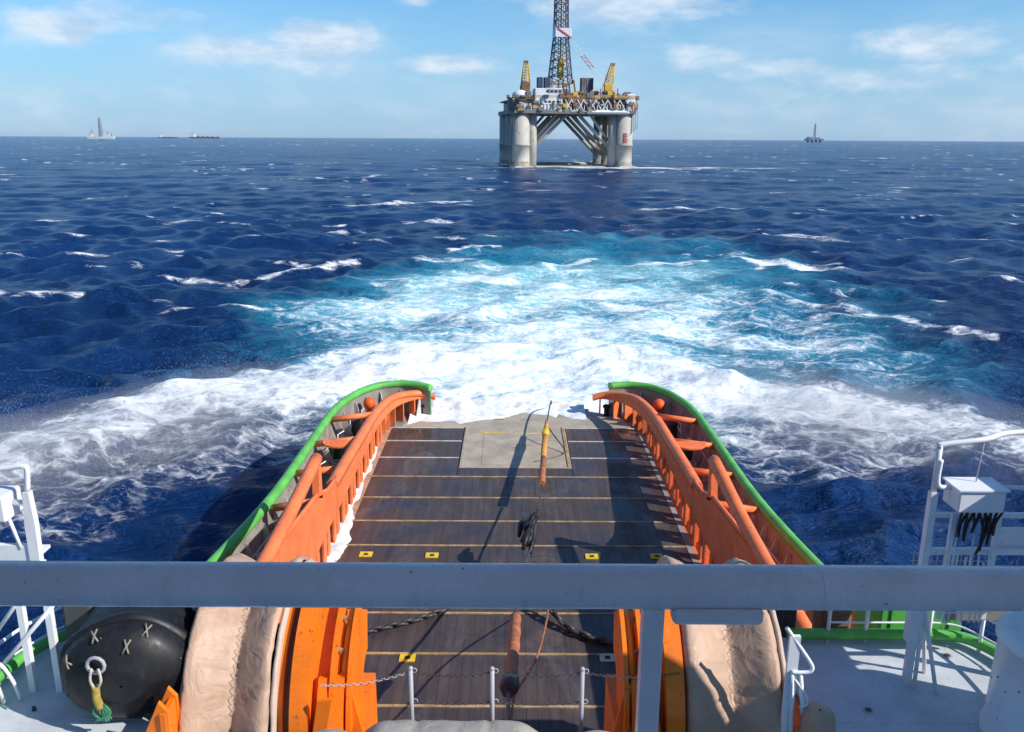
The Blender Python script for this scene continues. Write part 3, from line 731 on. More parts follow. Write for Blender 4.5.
def chain(name, pts, label, lm='steel', link=.30, r=.045, group=None):
    c = thing(name, pts[0], label, 'chain', group)
    P = smooth_curve(pts, 10); d = [0]
    for a, b in zip(P[:-1], P[1:]): d.append(d[-1] + (b - a).length)
    n = int(d[-1] / (link * .78))
    def at(u):
        for i in range(len(d) - 1):
            if d[i + 1] >= u: return P[i].lerp(P[i + 1], (u - d[i]) / max(1e-6, d[i + 1] - d[i]))
        return P[-1]
    for i in range(n):
        a = at(i * link * .78); b = at(i * link * .78 + .05); tg = (b - a).normalized()
        u = Vector((0, 0, 1)); w = tg.cross(u).normalized(); u = w.cross(tg)
        if i % 2: w, u = (w + u * .4).normalized(), u
        else: w = (u + w * .5).normalized()
        m = MB(); pts2 = [a + tg * (link / 2 * math.cos(q)) + w * (link * .30 * math.sin(q)) for q in [2 * math.pi * k / 12 for k in range(12)]]
        m.tube(pts2, r, 6, closed=True); m.build('link', lm, c)
    return c
chain('anchor_chain', [(-5.7, 21.5, 2.35), (-4.6, 21.75, 2.32), (-3.6, 22.15, 2.32), (-2.7, 22.6, 2.32), (-1.8, 23.3, 2.32)], 'heavy dark chain slack on the planks by the bright orange frame')
chain('anchor_chain', [(1.1, 22.9, 2.6), (1.7, 22.1, 2.36), (2.5, 21.55, 2.33), (3.3, 21.3, 2.33), (4.4, 21.15, 2.33), (5.6, 21.1, 2.35)], 'heavy dark chain slack on the planks by the white lashing pad', link=.34, r=.06)

# water washing along the foot of the sunlit rail and over the stern apron
def wash():
    m, n, p = mat('deck_foam')
    oc = n.new('ShaderNodeTexCoord').outputs['Object']; c = n.noise(oc, 1.4, 7, .7, .8)
    n.put(p.inputs['Base Color'], n.mix(n.ss(c, .35, .6), (.62, .62, .62), (.90, .92, .93))); p.inputs['Roughness'].default_value = .55
    bump(n, p, n.noise(oc, 7, 6, .7), .7, .04)
    M['foam'] = m
    for nm, x0, ys, wf, zt, seed in (('deck_wash', XC - 6.66, np.arange(22.5, 41.0, .07), lambda y: .16 + .34 * math.exp(-((y - 27) / 2.0) ** 2) + .22 * math.exp(-((y - 30) / 3) ** 2) + .12 * math.exp(-((y - 35) / 2) ** 2), .13, 1),):
        P = []
        for y in ys:
            w = wf(y) * (.55 + .9 * mnoise.fractal(Vector((seed, y * .7, 0)), 1, 2, 3) * .6 + .4); w = max(.06, w) + .12
            row = []
            for j in range(9):
                u = j / 8; x = x0 + w * 1.05 * u
                hgt = (1 - u ** 2.2) * zt * (.6 + .8 * abs(mnoise.fractal(Vector((x * 2, y * 2, 3)), 1, 2, 4)))
                row.append((x, y, D + .03 * (1 - u) + hgt * .7 - (.02 if j == 8 else -.004)))
            P.append(row)
        mb = MB(); mb.grid(P); o = mb.build(nm, 'foam', None, False); tag(o, 'white foam washing along the foot of the sunlit orange cargo rail', None, None, 'stuff')
    P = []
    for i in range(60):
        x = XC - 5.4 + i * .155; row = []
        lim = 40.95 + .35 * math.sin(x * 1.3) + .5 * mnoise.fractal(Vector((x * .9, 5, 0)), 1, 2, 5)
        if -3 < x < 3.6: lim += 1.25 * math.exp(-((x - .6) / 2.4) ** 4)
        if x > 2.4: lim += .9
        for j in range(12):
            u = j / 11; y = lim + (43.9 - lim) * u
            hgt = .02 + .55 * u ** 1.6 * (.5 + 1.0 * abs(mnoise.fractal(Vector((x * 1.3, y * 1.3, 8)), 1, 2, 4))) * (1.2 if x < -2.2 else .7)
            row.append((x, y, D + (hgt if j else -.02)))
        P.append(row)
    mb = MB(); mb.grid(P); o = mb.build('stern_wash', 'foam', None, False); tag(o, 'white water breaking over the worn stern apron', None, None, 'stuff')
wash()

# ------------------------------------------------------------------ upper deck (level of the reels), left and right wings
UZ = 7.4
ud = thing('upper_deck', (XC, 9, UZ), None, None); tag(ud, kind='structure'); ud['label'] = 'pale blue grey painted upper deck'
for s in (-1, 1):
    outer = [(8.75, 5.5), (8.75, 12.3), (8.45, 13.3), (7.9, 13.75)]
    m = MB(); m.prism_z([(XC + s * a, b) for a, b in [(3.0, 5.5)] + outer + [(4.6, 13.75), (4.6, 10.6), (3.0, 10.6)]], UZ - .12, UZ); m.build('floor_plate', 'floor', ud)
    for y in (9.2, 11.4, 12.9): m = MB(); m.box((XC + s * 6.5, y, UZ + .002), (3.7, .03, .008)); m.build('weld_seam', 'floor', ud)
    for x, y in ((5.6, 11.7), (7.6, 13.2), (6.3, 10.4)):
        m = MB(); m.cyl((XC + s * x, y, UZ - .01), (XC + s * x, y, UZ + .012), .09, n=16); o = m.build('drain', 'post_grey', ud)
        m = MB(); m.cyl((XC + s * x, y, UZ + .012), (XC + s * x, y, UZ + .02), .05, n=12); m.build('drain_hole', 'steel', o)
    m = MB(); m.prism_z([(XC + s * a, b) for a, b in [(6.75, 5.5), (8.7, 5.5), (8.7, 12.3), (8.4, 13.25), (7.9, 13.7), (6.75, 13.7)]], D - .1, UZ - .12); m.build('bulkhead', 'hullgreen', ud)
m = MB(); m.box((XC, 8.1, 7.75), (5.6, 4.6, .1)); m.build('winch_platform', 'walk', ud)
m = MB(); m.box((XC, 6.0, 5.0), (13.4, .2, 4.6)); m.build('bulkhead', 'white', ud)

def outline_pipe(s):
    pts = [(XC + s * 4.9, 13.62, UZ + .16), (XC + s * 6.8, 13.62, UZ + .16), (XC + s * 7.8, 13.6, UZ + .16), (XC + s * 8.25, 13.3, UZ + .16), (XC + s * 8.55, 12.5, UZ + .16), (XC + s * 8.62, 11, UZ + .16), (XC + s * 8.62, 6, UZ + .16)]
    m = MB(); m.tube(smooth_curve(pts, 5), .1, 10)
    return m
for s in (-1, 1):
    dr = thing('deck_railing', (XC + s * 7, 13.6, UZ), 'white railing over green coaming round the %s' % ('deck wing with the black fender' if s < 0 else 'half shaded wing before the green box'), 'railing', 'railings round the upper deck')
    m = outline_pipe(s); m.build('green_coaming', 'green', dr)
    m = MB(); top = UZ + .98
    rp = smooth_curve([(XC + s * 5.6, 13.62, top - .2), (XC + s * 6.6, 13.62, top - .2), (XC + s * 7.7, 13.6, top - .2), (XC + s * 8.15, 13.35, top - .25), (XC + s * 8.5, 12.5, top - .25), (XC + s * 8.6, 11, top - .2)], 5)
    m.tube(rp, .032, 8); m.build('hand_rail', 'white', dr)
    m = MB(); m.tube([q - Vector((0, 0, .38)) for q in rp], .02, 6); m.build('middle_rail', 'white', dr)
    for x, y in ((5.62, 13.62), (6.3, 13.62), (7.45, 13.62), (8.2, 13.3), (8.6, 11.6)):
        m = MB(); m.cyl((XC + s * x, y, UZ), (XC + s * x, y, top - .2), .035, n=10); m.build('post', 'white', dr)

# green container behind the right wing, at work-deck side
m = MB(); m.bbox((XC + 7.6, 14.75, 7.15), (1.55, 1.1, 1.5), .03)
for i in range(3): m.box((XC + 7.05 + i * .55, 14.19, 7.15), (.07, .03, 1.3))
m.box((XC + 7.6, 14.75, 4.3), (1.3, .9, 4.2)); 
gb = thing('green_box', (XC + 7.75, 14.75, D), 'light green steel box behind the half shaded deck wing', 'box')
m.build('body', 'green', gb)
m = MB(); m.box((XC + 7.6, 14.75, 7.925), (1.6, 1.15, .05)); m.build('lid', 'green', gb)
# dark stowed gear beside it
for i, (x, w, h, mm, lab) in enumerate(((4.95, .5, 1.0, 'steel', 'dark steel locker beside the white post behind the right railing'), (5.95, .55, .7, 'rigbrown', 'rusty brown locker behind the right railing'))):
    m = MB(); m.bbox((XC + x, 14.3, UZ - .3 + h / 2), (w, .5, h), .04); m.box((XC + x, 14.03, UZ - .3 + h * .5), (w * .7, .04, h * .6)); m.box((XC + x, 14.3, (UZ - .3 + D) / 2), (w * .6, .3, UZ - .3 - D - .1))
    solo(m, 'gear_locker', mm, lab, 'locker')

# ------------------------------------------------------------------ canvas covered reels
def reel(x0, x1, label, seed):
    rl = thing('covered_reel', ((x0 + x1) / 2, 13, UZ), label, 'covered reel', 'canvas covered reels')
    cy, cz = 13.0, UZ - .35; w = x1 - x0; rnd = random.Random(seed)
    xs = [-.04, -.015, .0, .02, .05, .10, .20, .30, .40, .46, .49, .505, .53, .58, .66, .74, .82, .87, .90, .93]
    rs = [1.72, 1.95, 2.04, 2.085, 2.10, 2.075, 1.995, 1.905, 1.815, 1.765, 1.735, 1.735, 1.765, 1.82, 1.90, 1.98, 2.05, 2.07, 2.06, 2.0]
    P = []
    for i in range(97):
        a = R(-62 + i * 2.75)          # angle from straight up towards the camera; negative = aft
        row = []
        for j in range(len(xs)):
            r = rs[j] + .05 * mnoise.fractal(Vector((xs[j] * w * 1.6 + seed, a * 3.0 + xs[j] * 1.4, seed)), 1, 2, 4) - .055 * max(0, 1 - abs(((a * 3.4 + xs[j] * 1.1 + .3 * mnoise.noise(Vector((xs[j] * 3, a * 2, seed)))) % 1) - .5) * 9)
            if a > 1.15: r += (a - 1.15) * .28
            x = x0 + xs[j] * w + .02 * mnoise.noise(Vector((j, a * 2, seed)))
            row.append((x, cy - r * math.sin(a), cz + r * math.cos(a)))
        P.append(row)
    m = MB(); m.grid(P); m.build('canvas_cover', 'canvas', rl, False)
    # pale edge hem on the inner rim
    for e, (u0, u1, rr) in enumerate(((.945, 1.0, 2.0), (-.055, -.02, 1.86))):
        P = []
        for i in range(81):
            a = R(-62 + i * 2.6); ww = .012 * math.sin(a * 23)
            P.append([(x0 + u * w, cy - (rr + dr + ww) * math.sin(a), cz + (rr + dr + ww) * math.cos(a)) for u, dr in ((u0, -.12), (u0, 0), ((u0 + u1) / 2, .02), (u1, -.01), (u1, -.2))])
        m = MB(); m.grid(P); m.build('hem', 'canvas_pale', rl, False)
    # lacing along the seam
    m = MB(); pts = []
    for i in range(70):
        a = R(-30 + i * 1.9); r = 1.79 + .01 * math.sin(i); pts.append((x0 + w * (.5 + (.03 if i % 2 else -.03)), cy - r * math.sin(a), cz + r * math.cos(a)))
    m.tube(pts, .006, 5); m.build('lacing', 'canvas_grey', rl)
    # drum and side flanges inside
    for x in (x0 + .06, x0 + w * .93): m = MB(); m.cyl((x - .03, cy, cz), (x + .03, cy, cz), 1.62, n=40); m.build('flange', 'bright_orange', rl)
    m = MB(); m.cyl((x0 + .1, cy, cz), (x0 + w * .92, cy, cz), .9, n=24); m.build('drum', 'steel', rl)
    return rl
reel(-5.02, -3.58, 'tan canvas covered twin reel left of the bright orange frame', 3)
reel(2.72, 4.26, 'tan canvas covered twin reel beside the shaded orange frame and white handrail', 11)

def arcpts(cy, cz, r, a0, a1, n): return [(cy - r * math.sin(R(a0 + (a1 - a0) * i / n)), cz + r * math.cos(R(a0 + (a1 - a0) * i / n))) for i in range(n + 1)]
def frame(xa, s, label):
    """orange reel frame: curved box beam, cheek plates, hydraulic ram and lower bracket; s=+1 opens towards +x"""
    f = thing('reel_machinery', (xa + s * .5, 12, UZ), label, 'machinery', 'orange reel frames')
    cy, cz = 13.0, UZ - .32
    def band(r0, r1, a0, a1, x0, x1, nm, mm='bright_orange'):
        m = MB(); m.prism_x(arcpts(cy, cz, r1, a0, a1, 18) + arcpts(cy, cz, r0, a1, a0, 18), x0, x1); m.build(nm, mm, f)
    band(1.55, 1.86, 8, 118, xa + s * .02, xa + s * .10, 'inner_cheek', 'bright_orange')
    band(1.70, 2.02, 8, 112, xa + s * .24, xa + s * .52, 'curved_beam')
    band(1.45, 1.75, 8, 112, xa + s * .10, xa + s * .24, 'shade_strip', 'rigbrown')  # solid brown strip, the shade of the slot put into its colour
    band(1.35, 1.66, 8, 105, xa + s * .52, xa + s * .80, 'web_plate')
    band(1.50, 1.84, 14, 84, xa + s * .80, xa + s * .88, 'middle_cheek')
    band(1.40, 1.80, 14, 84, xa + s * 1.06, xa + s * 1.13, 'outer_cheek')
    m = MB(); m.prism_x(arcpts(cy, cz, 1.2, -10, 100, 14) + arcpts(cy, cz, .5, 100, -10, 8), xa + s * .5, xa + s * 1.1); m.build('inner_web', 'bright_orange', f)
    # ram between the cheeks
    m = MB(); m.tube([(xa + s * .97, cy - 1.55 * math.sin(R(a)), cz + 1.55 * math.cos(R(a))) for a in range(10, 71, 10)], .055, 10); m.build('ram', 'rigyellow', f)
    for a in (22, 40, 58): m = MB(); m.tube([(xa + s * .78, cy - 1.72 * math.sin(R(a)), cz + 1.72 * math.cos(R(a))), (xa + s * .93, cy - 1.72 * math.sin(R(a + 3)), cz + 1.72 * math.cos(R(a + 3)))], .05, 8); m.build('pin', 'rigbrown', f)
    # top guide roller
    m = MB(); m.cyl((xa + s * .36, 13.2, 8.93), (xa + s * .70, 13.2, 8.93), .15, n=18); m.cyl((xa + s * .33, 13.2, 8.93), (xa + s * .36, 13.2, 8.93), .19, n=18); m.build('guide_roller', 'bright_orange', f)
    # lower bracket box and sloping gusset
    m = MB(); m.prism_x([(10.9, 6.2), (11.75, 6.2), (11.75, 8.02), (11.5, 8.08), (11.05, 7.4)], xa + s * .62, xa + s * 1.02); m.build('bracket_box', 'bright_orange', f)
    m = MB(); m.prism_y([(xa + s * 1.02, 8.0), (xa + s * 1.10, 8.02), (xa + s * 1.30, 7.0), (xa + s * 1.36, 6.3), (xa + s * 1.02, 6.3)], 11.45, 11.53); m.build('gusset', 'bright_orange', f)
    m = MB(); m.prism_y([(xa + s * .70, 8.02), (xa + s * .92, 8.05), (xa + s * .62, 6.5), (xa + s * .4, 6.3)], 11.02, 11.08); m.build('front_gusset', 'bright_orange', f)
    m = MB(); m.prism_x([(10.6, 5.2), (13.2, 5.2), (13.2, 7.0), (11.4, 7.0)], xa + s * .15, xa + s * 1.2); m.build('pedestal', 'bright_orange', f)
    m = MB(); m.box((xa + s * .7, 12.3, 3.7), (1.0, 1.2, 3.05)); m.build('column', 'bright_orange', f)
    return f
frame(-3.60, 1, 'bright orange steel reel frame with ram and gusset in full sun')
frame(2.90, -1, 'orange steel reel frame in shade behind the grey rail post')
# low orange brackets outboard of the reels
m = MB(); m.prism_y([(-5.5, 7.42), (-5.0, 7.42), (-5.0, 8.1), (-5.12, 8.25)], 10.65, 10.72); m.prism_y([(-5.5, 7.42), (-5.0, 7.42), (-5.0, 8.1), (-5.12, 8.25)], 11.0, 11.07); m.box((-5.06, 10.86, 7.75), (.08, .5, .66))
solo(m, 'reel_bracket', 'bright_orange', 'small orange bracket at the foot of the sunlit covered reel near the fender', 'bracket')
m = MB(); P = []
for i in range(13):
    for_ = []
    for j in range(13):
        a = 2 * math.pi * j / 12; z = UZ + i / 12 * .72; r = .26 * (1 - .25 * (i / 12) ** 3) + .04 * mnoise.noise(Vector((math.cos(a) * 2, math.sin(a) * 2, i * .6)))
        if i == 12: r = .02
        for_.append((4.55 + r * math.cos(a), 10.75 + r * 1.3 * math.sin(a), z))
    P.append(for_)
m.grid(P); solo(m, 'canvas_bundle', 'canvas', 'crumpled brown canvas bundle at the foot of the shaded reel', 'bundle')

# covered winch at the near edge
def winch_cover():
    wc = thing('covered_winch', (-.9, 9.0, 7.8), 'grey canvas covered winch top behind the three grey chain posts', 'covered winch')
    P = []
    for i in range(41):
        x = -2.05 + 2.55 * i / 40; row = []
        for j in range(21):
            u = j / 20; a = math.pi * u
            e = min(1, (min(i, 40 - i) / 7.0)) ; zz = .70 + .32 * math.sin(e * math.pi / 2)
            h = (math.sin(a) ** .55) * zz + .02 * mnoise.fractal(Vector((x * 3, u * 5, 2)), 1, 2, 4) - (.035 if abs((x + .75) % .95 - .47) < .03 else 0)
            row.append((x, 9.35 - .62 * math.cos(a), 7.8 + h))
        P.append(row)
    m = MB(); m.grid(P); m.build('canvas_cover', 'canvas_grey', wc, False)
    m = MB(); m.cyl((-1.9, 9.35, 8.1), (.35, 9.35, 8.1), .2); m.build('drum', 'steel', wc)
    for x, w, lab in ((-2.35, .5, 'small grey canvas cover beside the bright orange frame'), (1.15, .5, 'small grey canvas cover near the shaded orange frame')):
        m = MB(); m.lathe((x, 9.3, 7.8), [(w * .9, 0), (w * .88, .65), (w * .75, .86), (w * .45, .95), (.02, .97)], 'z', 22, (1, .8))
        solo(m, 'vent_cover', 'canvas_grey', lab, 'cover')
winch_cover()
cp = thing('chain_fence', (0, 10.3, 7.8), 'row of three slim grey posts linked by thin chains above the planked deck', 'chain fence')
for x in (-1.36, -.25, .98):
    m = MB(); m.tube([(x, 10.1, 7.8), (x, 10.1, 9.22)], .032, 10); m.sphere((x, 10.1, 9.23), .036, 10); o = m.build('post', 'post_grey', cp)
    for z in (9.2, 8.72): m = MB(); m.tube([(x + .05 + .035 * math.cos(a), 10.1, z + .035 * math.sin(a)) for a in [i * .785 for i in range(8)]], .008, 5, closed=True); m.build('eye', 'post_grey', o)
for z, sag in ((9.18, .07), (8.72, .05)):
    for a, b in ((-2.6, -1.36), (-1.36, -.25), (-.25, .98), (.98, 2.3)):
        if z < 9 and (a < -2 or b > 1.5): continue
        L = b - a; m = MB(); n = int(L / .05)
        for i in range(n):
            u = (i + .5) / n; x = a + L * u; zz = z - sag * 4 * u * (1 - u) - (.22 * (1 - u) if a < -2 else 0); d = L / n * .62
            if i % 2: m.tube([(x + d * math.cos(q), 10.1 + .016 * math.sin(q), zz) for q in [k * 1.0472 for k in range(6)]], .006, 4, closed=True)
            else: m.tube([(x + d * math.cos(q), 10.1, zz + .016 * math.sin(q)) for q in [k * 1.0472 for k in range(6)]], .006, 4, closed=True)
        m.build('chain', 'rope_pale' if a < -2 else 'steel', cp)

# ------------------------------------------------------------------ fender on the left wing
def fender():
    c = Vector((-6.02, 11.95, 8.24)); ax = Vector((.20, -1, -.02)).normalized()
    fe = thing('foam_fender', (-6.2, 12.4, UZ), 'big black rubber fender lashed with pale ropes on the left deck wing', 'fender')
    u = Vector((1, 0, 0)); u = (u - ax * u.dot(ax)).normalized(); w = ax.cross(u)
    def rev(prof, nm, mm, n=36, sx=1.0):
        P = []
        for h, r in prof: P.append([tuple(c + ax * h + (u * math.cos(2 * math.pi * k / n) * sx + w * math.sin(2 * math.pi * k / n) * .9) * r * (1 + .02 * math.sin(5 * k / n * 6.283 + h * 3))) for k in range(n + 1)])
        m = MB(); m.grid(P); m.build(nm, mm, fe)
    rev([(-.95, .02), (-.92, .5), (-.8, .80), (-.5, .88), (.40, .90), (.58, .87), (.72, .77), (.83, .58), (.92, .34), (.96, .26), (.94, .22), (.9, .02)], 'body', 'black', sx=1.06)
    rev([(.20, .90), (.22, .95), (.34, .96), (.38, .90)], 'band', 'black', sx=1.06)
    def pt(h, r, a): return c + ax * h + (u * math.cos(a) * 1.06 + w * math.sin(a) * .9) * r
    # lashings: crossed pale rope pieces on pads
    for h, r, a in ((.60, .86, 1.15), (.62, .85, 1.95), (.78, .66, 1.4), (.68, .80, 2.6)):
        q = pt(h, r + .01, a); m = MB(); t1 = (pt(h, r, a + .12) - pt(h, r, a - .12)).normalized(); nn = (q - c).normalized(); t2 = nn.cross(t1)
        for s_ in (-1, 1): m.tube([q + (t1 * s_ * .45 + t2) * .10 + nn * .02, q + nn * .04, q - (t1 * s_ * .45 + t2) * .10 + nn * .02], .014, 6)
        o = m.build('lashing', 'rope_old', fe)
    for k in range(8):
        a = k * math.pi / 4 + .3; m = MB(); q = pt(.66, .82, a); m.sphere(q, .022, 8); m.build('stud', 'steel', fe)
    # end eye with shackle and hanging rope
    e = pt(.88, .52, 2.1); m = MB(); m.tube([e + Vector((.13 * math.cos(q), -.06, .13 * math.sin(q) + .03)) for q in [k * .524 for k in range(12)]], .028, 7, closed=True); m.build('shackle', 'post_grey', fe)
    m = MB(); 
    for d in (-.05, .05): m.tube(smooth_curve([e + Vector((d, -.1, 0)), e + Vector((d * 1.6, -.12, -.18)), e + Vector((-.02 + d * .4, -.1, -.34))], 4), .022, 6)
    m.build('loop', 'rope_pale', fe)
    m = MB(); m.tube(smooth_curve([e + Vector((-.02, -.1, -.3)), e + Vector((-.03, -.1, -.5)), e + Vector((.0, -.08, -.68))], 4), .06, 8); m.build('tail', 'rope_yellow', fe)
    m = MB(); rnd = random.Random(2)
    for i in range(7): m.tube(smooth_curve([e + Vector((rnd.uniform(-.05, .05), -.08, -.62)), e + Vector((rnd.uniform(-.12, .16), -.1, -.76)), e + Vector((rnd.uniform(-.12, .22), -.1 + rnd.uniform(-.05, .05), -.88))], 3), .022, 5)
    m.build('frayed_end', 'rope_green', fe)
    # gear stowed behind the fender
    m = MB(); m.bbox((-7.25, 13.0, 8.15), (.55, .7, 1.45), .05); m.box((-7.25, 12.64, 8.3), (.4, .03, .7))
    solo(m, 'grey_cabinet', 'greybox', 'dark grey cabinet standing behind the black fender', 'cabinet')
    d = thing('rubber_roller', (-5.3, 13.1, UZ), 'black rubber roller on a stand between fender and covered reel', 'roller')
    m = MB(); m.lathe((-5.25, 12.75, 8.6), [(.15, -.05), (.36, -.04), (.40, .0), (.40, .5), (.36, .55), (.15, .56)], 'y', 26); m.build('tyre', 'black', d)
    m = MB(); m.lathe((-5.25, 12.74, 8.6), [(.05, -.1), (.18, -.09), (.2, -.02), (.1, 0)], 'y', 20); m.build('hub', 'greybox', d)
    m = MB(); m.box((-5.25, 13.0, 7.8), (.16, .3, .8)); m.build('stand', 'greybox', d)
    m = MB()
    for s_ in (-1, 1): m.tube([(-5.25 + s_ * .16, 12.62, 8.76), (-5.25, 12.58, 8.62), (-5.25 - s_ * .16, 12.62, 8.46)], .022, 6)
    m.build('lashing', 'rope_pale', d)
fender()
for i, (x, y) in enumerate(((-7.55, 11.6),)):
    m = MB(); m.lathe((x, y, UZ), [(.035, 0), (.035, .03), (.02, .035), (.02, .06), (.03, .065), (.012, .075)], 'z', 10)
    solo(m, 'deck_fitting', 'steel', 'tiny dark deck fitting on the open floor left of the fender', 'fitting', 'fittings on the left deck wing')

# ------------------------------------------------------------------ white gantries at the deck edges
def gantry_right():
    g = thing('ladder_gantry', (7.8, 12.4, UZ), 'white ladder platform with control box and hanging black cables on the right deck wing', 'gantry')
    Y = 12.45; x0 = 6.66
    m = MB(); m.box((x0, Y, (UZ + 10.85) / 2), (.11, .12, 10.85 - UZ)); m.build('post', 'white', g)
    m = MB(); m.box((x0 - .04, Y, UZ + 1.25), (.17, .15, .9)); m.build('post_shoe', 'white', g)
    m = MB(); m.tube([(x0, Y, 10.85), (x0, Y, 11.62)], .045, 10); m.build('rail_post', 'white', g)
    m = MB(); m.tube(smooth_curve([(x0 + .01, Y - .02, 11.6), (x0 + .02, Y, 11.64), (7.35, Y + .02, 11.72), (7.8, Y + .25, 11.74), (8.6, Y + .4, 11.74)], 4), .045, 10); m.build('top_rail', 'white', g)
    m = MB(); m.tube(smooth_curve([(x0 + .03, Y - .03, 11.4), (x0 + .02, Y - .03, 11.1), (x0 + .07, Y - .03, 10.95), (6.95, Y, 10.92)], 5), .04, 10); m.build('bent_rail', 'white', g)
    m = MB(); m.tube([(7.35, Y + .02, 11.72), (7.33, Y + .05, 10.9)], .012, 6); m.build('stay_wire', 'post_grey', g)
    b = MB(); b.bbox((7.28, Y - .05, 10.80), (.72, .5, .36), .02); bo = b.build('control_box', 'white', g)
    m = MB(); m.box((7.28, Y - .05, 10.995), (.78, .56, .025)); m.build('lid', 'white', bo)
    rnd = random.Random(4); 
    for i in range(7):
        x = 7.02 + i * .09; L = rnd.uniform(.3, .75); sw = rnd.uniform(-.1, .1)
        m = MB(); m.tube(smooth_curve([(x, Y - .25, 10.62), (x + sw, Y - .34, 10.62 - L * .5), (x + sw * .3, Y - .28, 10.62 - L), (x + .08 + sw, Y - .26, 10.62 - L * .45), (x + .1, Y - .24, 10.62)], 5), .02, 6); m.build('cable', 'black', bo)
    for z, w in ((10.45, .07), (9.82, .10), (9.0, .1)): m = MB(); m.box((7.75, Y + .01, z), (2.1, .08, w)); m.build('cross_beam', 'white', g)
    for x in (7.05, 7.12, 7.25, 7.33, 7.46, 7.55, 7.62): m = MB(); m.tube([(x, Y - .14, 9.9 + .25 * math.sin(x * 19)), (x, Y - .14, 8.62)], .018, 6); m.build('conduit', 'white', g)
    for z in (8.8, 9.1, 9.4): m = MB(); m.tube([(7.0, Y - .15, z), (7.66, Y - .15, z)], .016, 6); m.build('rung', 'white', g)
    for x in (6.98, 7.7): m = MB(); m.box((x, Y - .1, 9.6), (.07, .07, 1.85)); m.build('stile', 'white', g)
    # grating behind
    for i in range(12): m = MB(); m.box((6.78 + i * .1, Y + .55, 9.2), (.012, .02, .66)); m.build('grating_bar', 'post_grey', g)
    for i in range(5): m = MB(); m.box((7.4, Y + .56, 8.9 + i * .15), (1.35, .015, .012)); m.build('grating_wire', 'post_grey', g)
    m = MB(); m.box((7.75, Y + .55, 8.82), (2.1, .06, .10)); m.build('toe_board', 'post_grey', g)
    m = MB(); m.box((8.25, Y + .1, 9.98), (.95, .05, .42)); m.build('panel', 'white', g)
    m = MB(); m.box((8.1, Y + .55, 8.5), (1.3, .05, .5)); m.build('lower_panel', 'walk', g)
    for x in (8.75,): m = MB(); m.box((x, Y, 9.5), (.12, .12, 4.2)); m.build('post', 'white', g)
    m = MB(); m.tube([(7.7, Y + .2, 10.86), (8.75, Y + .2, 10.82)], .04, 8); m.build('middle_rail', 'white', g)
    for dx, dy in ((-.14, -.3), (.16, -.45), (.22, .1)): m = MB(); m.tube([(6.86, 12.6, 8.75), (6.86 + dx, 12.6 + dy, UZ)], .035, 8); m.build('brace', 'white', g)
gantry_right()
def gantry_left():
    g = thing('boarding_platform', (-7.6, 12.2, UZ), 'bright white boarding platform frame above the left deck wing', 'platform')
    Y = 12.05; x0 = -7.36
    m = MB(); m.prism_y([(x0 - .13, 9.75), (x0 + .02, 9.75), (x0 + .03, 10.4), (x0 + .0, 10.95), (x0 - .09, 10.95), (x0 - .13, 10.4)], Y - .06, Y + .06); m.build('post', 'white', g)
    m = MB(); m.tube(smooth_curve([(x0 - .04, Y, 10.95), (x0 + .0, Y, 11.28), (x0 - .05, Y, 11.36), (-7.8, Y, 11.31), (-8.6, Y, 11.25)], 4), .042, 10); m.build('top_rail', 'white', g)
    m = MB(); m.bbox((-7.98, Y + .05, 10.72), (.62, .5, .42), .03); o = m.build('lamp_box', 'white', g)
    m = MB(); m.tube([(-7.68, Y + .05, 10.75), (x0 - .08, Y, 10.75)], .05, 8); m.build('arm', 'white', o)
    m = MB(); m.tube([(-7.75, Y, 10.5), (-7.62, Y - .02, 10.0)], .03, 6); m.build('conduit', 'white', g)
    m = MB(); m.box((-8.04, Y + .02, 9.9), (1.3, .1, .30)); m.build('apron_plate', 'white', g)
    m = MB(); m.box((-8.12, Y + .25, 9.78), (1.3, .5, .05)); m.build('platform_floor', 'white', g)
    for x in (-7.38, -7.82, -8.6): m = MB(); m.box((x, Y + .05, (UZ + 9.75) / 2), (.1, .1, 9.75 - UZ)); m.build('leg', 'white', g)
    for a, b in (((-8.6, 7.5), (-7.0, 9.3)), ((-8.4, 8.3), (-7.3, 9.75))): m = MB(); m.tube([(a[0], Y, a[1]), (b[0], Y, b[1])], .035, 8); m.build('brace', 'white', g)
    m = MB(); m.tube(smooth_curve([(-8.6, 11.6, 8.3), (-8.1, 11.7, 8.2), (-7.95, 11.8, 7.8), (-7.9, 11.85, UZ)], 5), .03, 8); m.build('grab_rail', 'white', g)
    m = MB(); m.tube([(-8.2, 11.7, 8.1), (-8.1, 11.75, UZ)], .03, 8); m.build('grab_post', 'white', g)
gantry_left()
# white vent pipe at the right edge and an unseen casing, shaped to shade the right wing
vp = thing('ventilator', (8.2, 11.0, UZ), 'thick white riveted ventilator at the outer edge of the half shaded deck wing', 'vent')
m = MB(); m.lathe((8.2, 11.0, UZ), [(.97, 0), (.97, .06), (.92, .1), (.90, 1.6), (.95, 1.63), (.95, 1.7), (.8, 1.8)], 'z', 40); m.build('trunk', 'white', vp)
for k in range(26):
    for z in (.55, 1.1):
        a = 2 * math.pi * k / 26 + z; m = MB(); m.sphere((8.2 + .905 * math.cos(a), 11.0 + .905 * math.sin(a), UZ + z - .25 * ((k * 7) % 5) / 5), .016, 6); m.build('rivet', 'steel', vp)
cs = thing('shade_casing', (10.2, 9.5, UZ), 'unseen white casing outboard of the riveted ventilator, shaped for its shade', 'casing')
m = MB(); m.bbox((9.9, 9.7, 9.9), (1.2, 2.6, 5.0), .1); m.build('body', 'white', cs)
m = MB(); m.bbox((9.85, 6.1, 11.3), (1.1, 4.6, 7.8), .1); m.build('funnel', 'white', cs)  # unseen tall block, sized to shade the right orange frame and reel
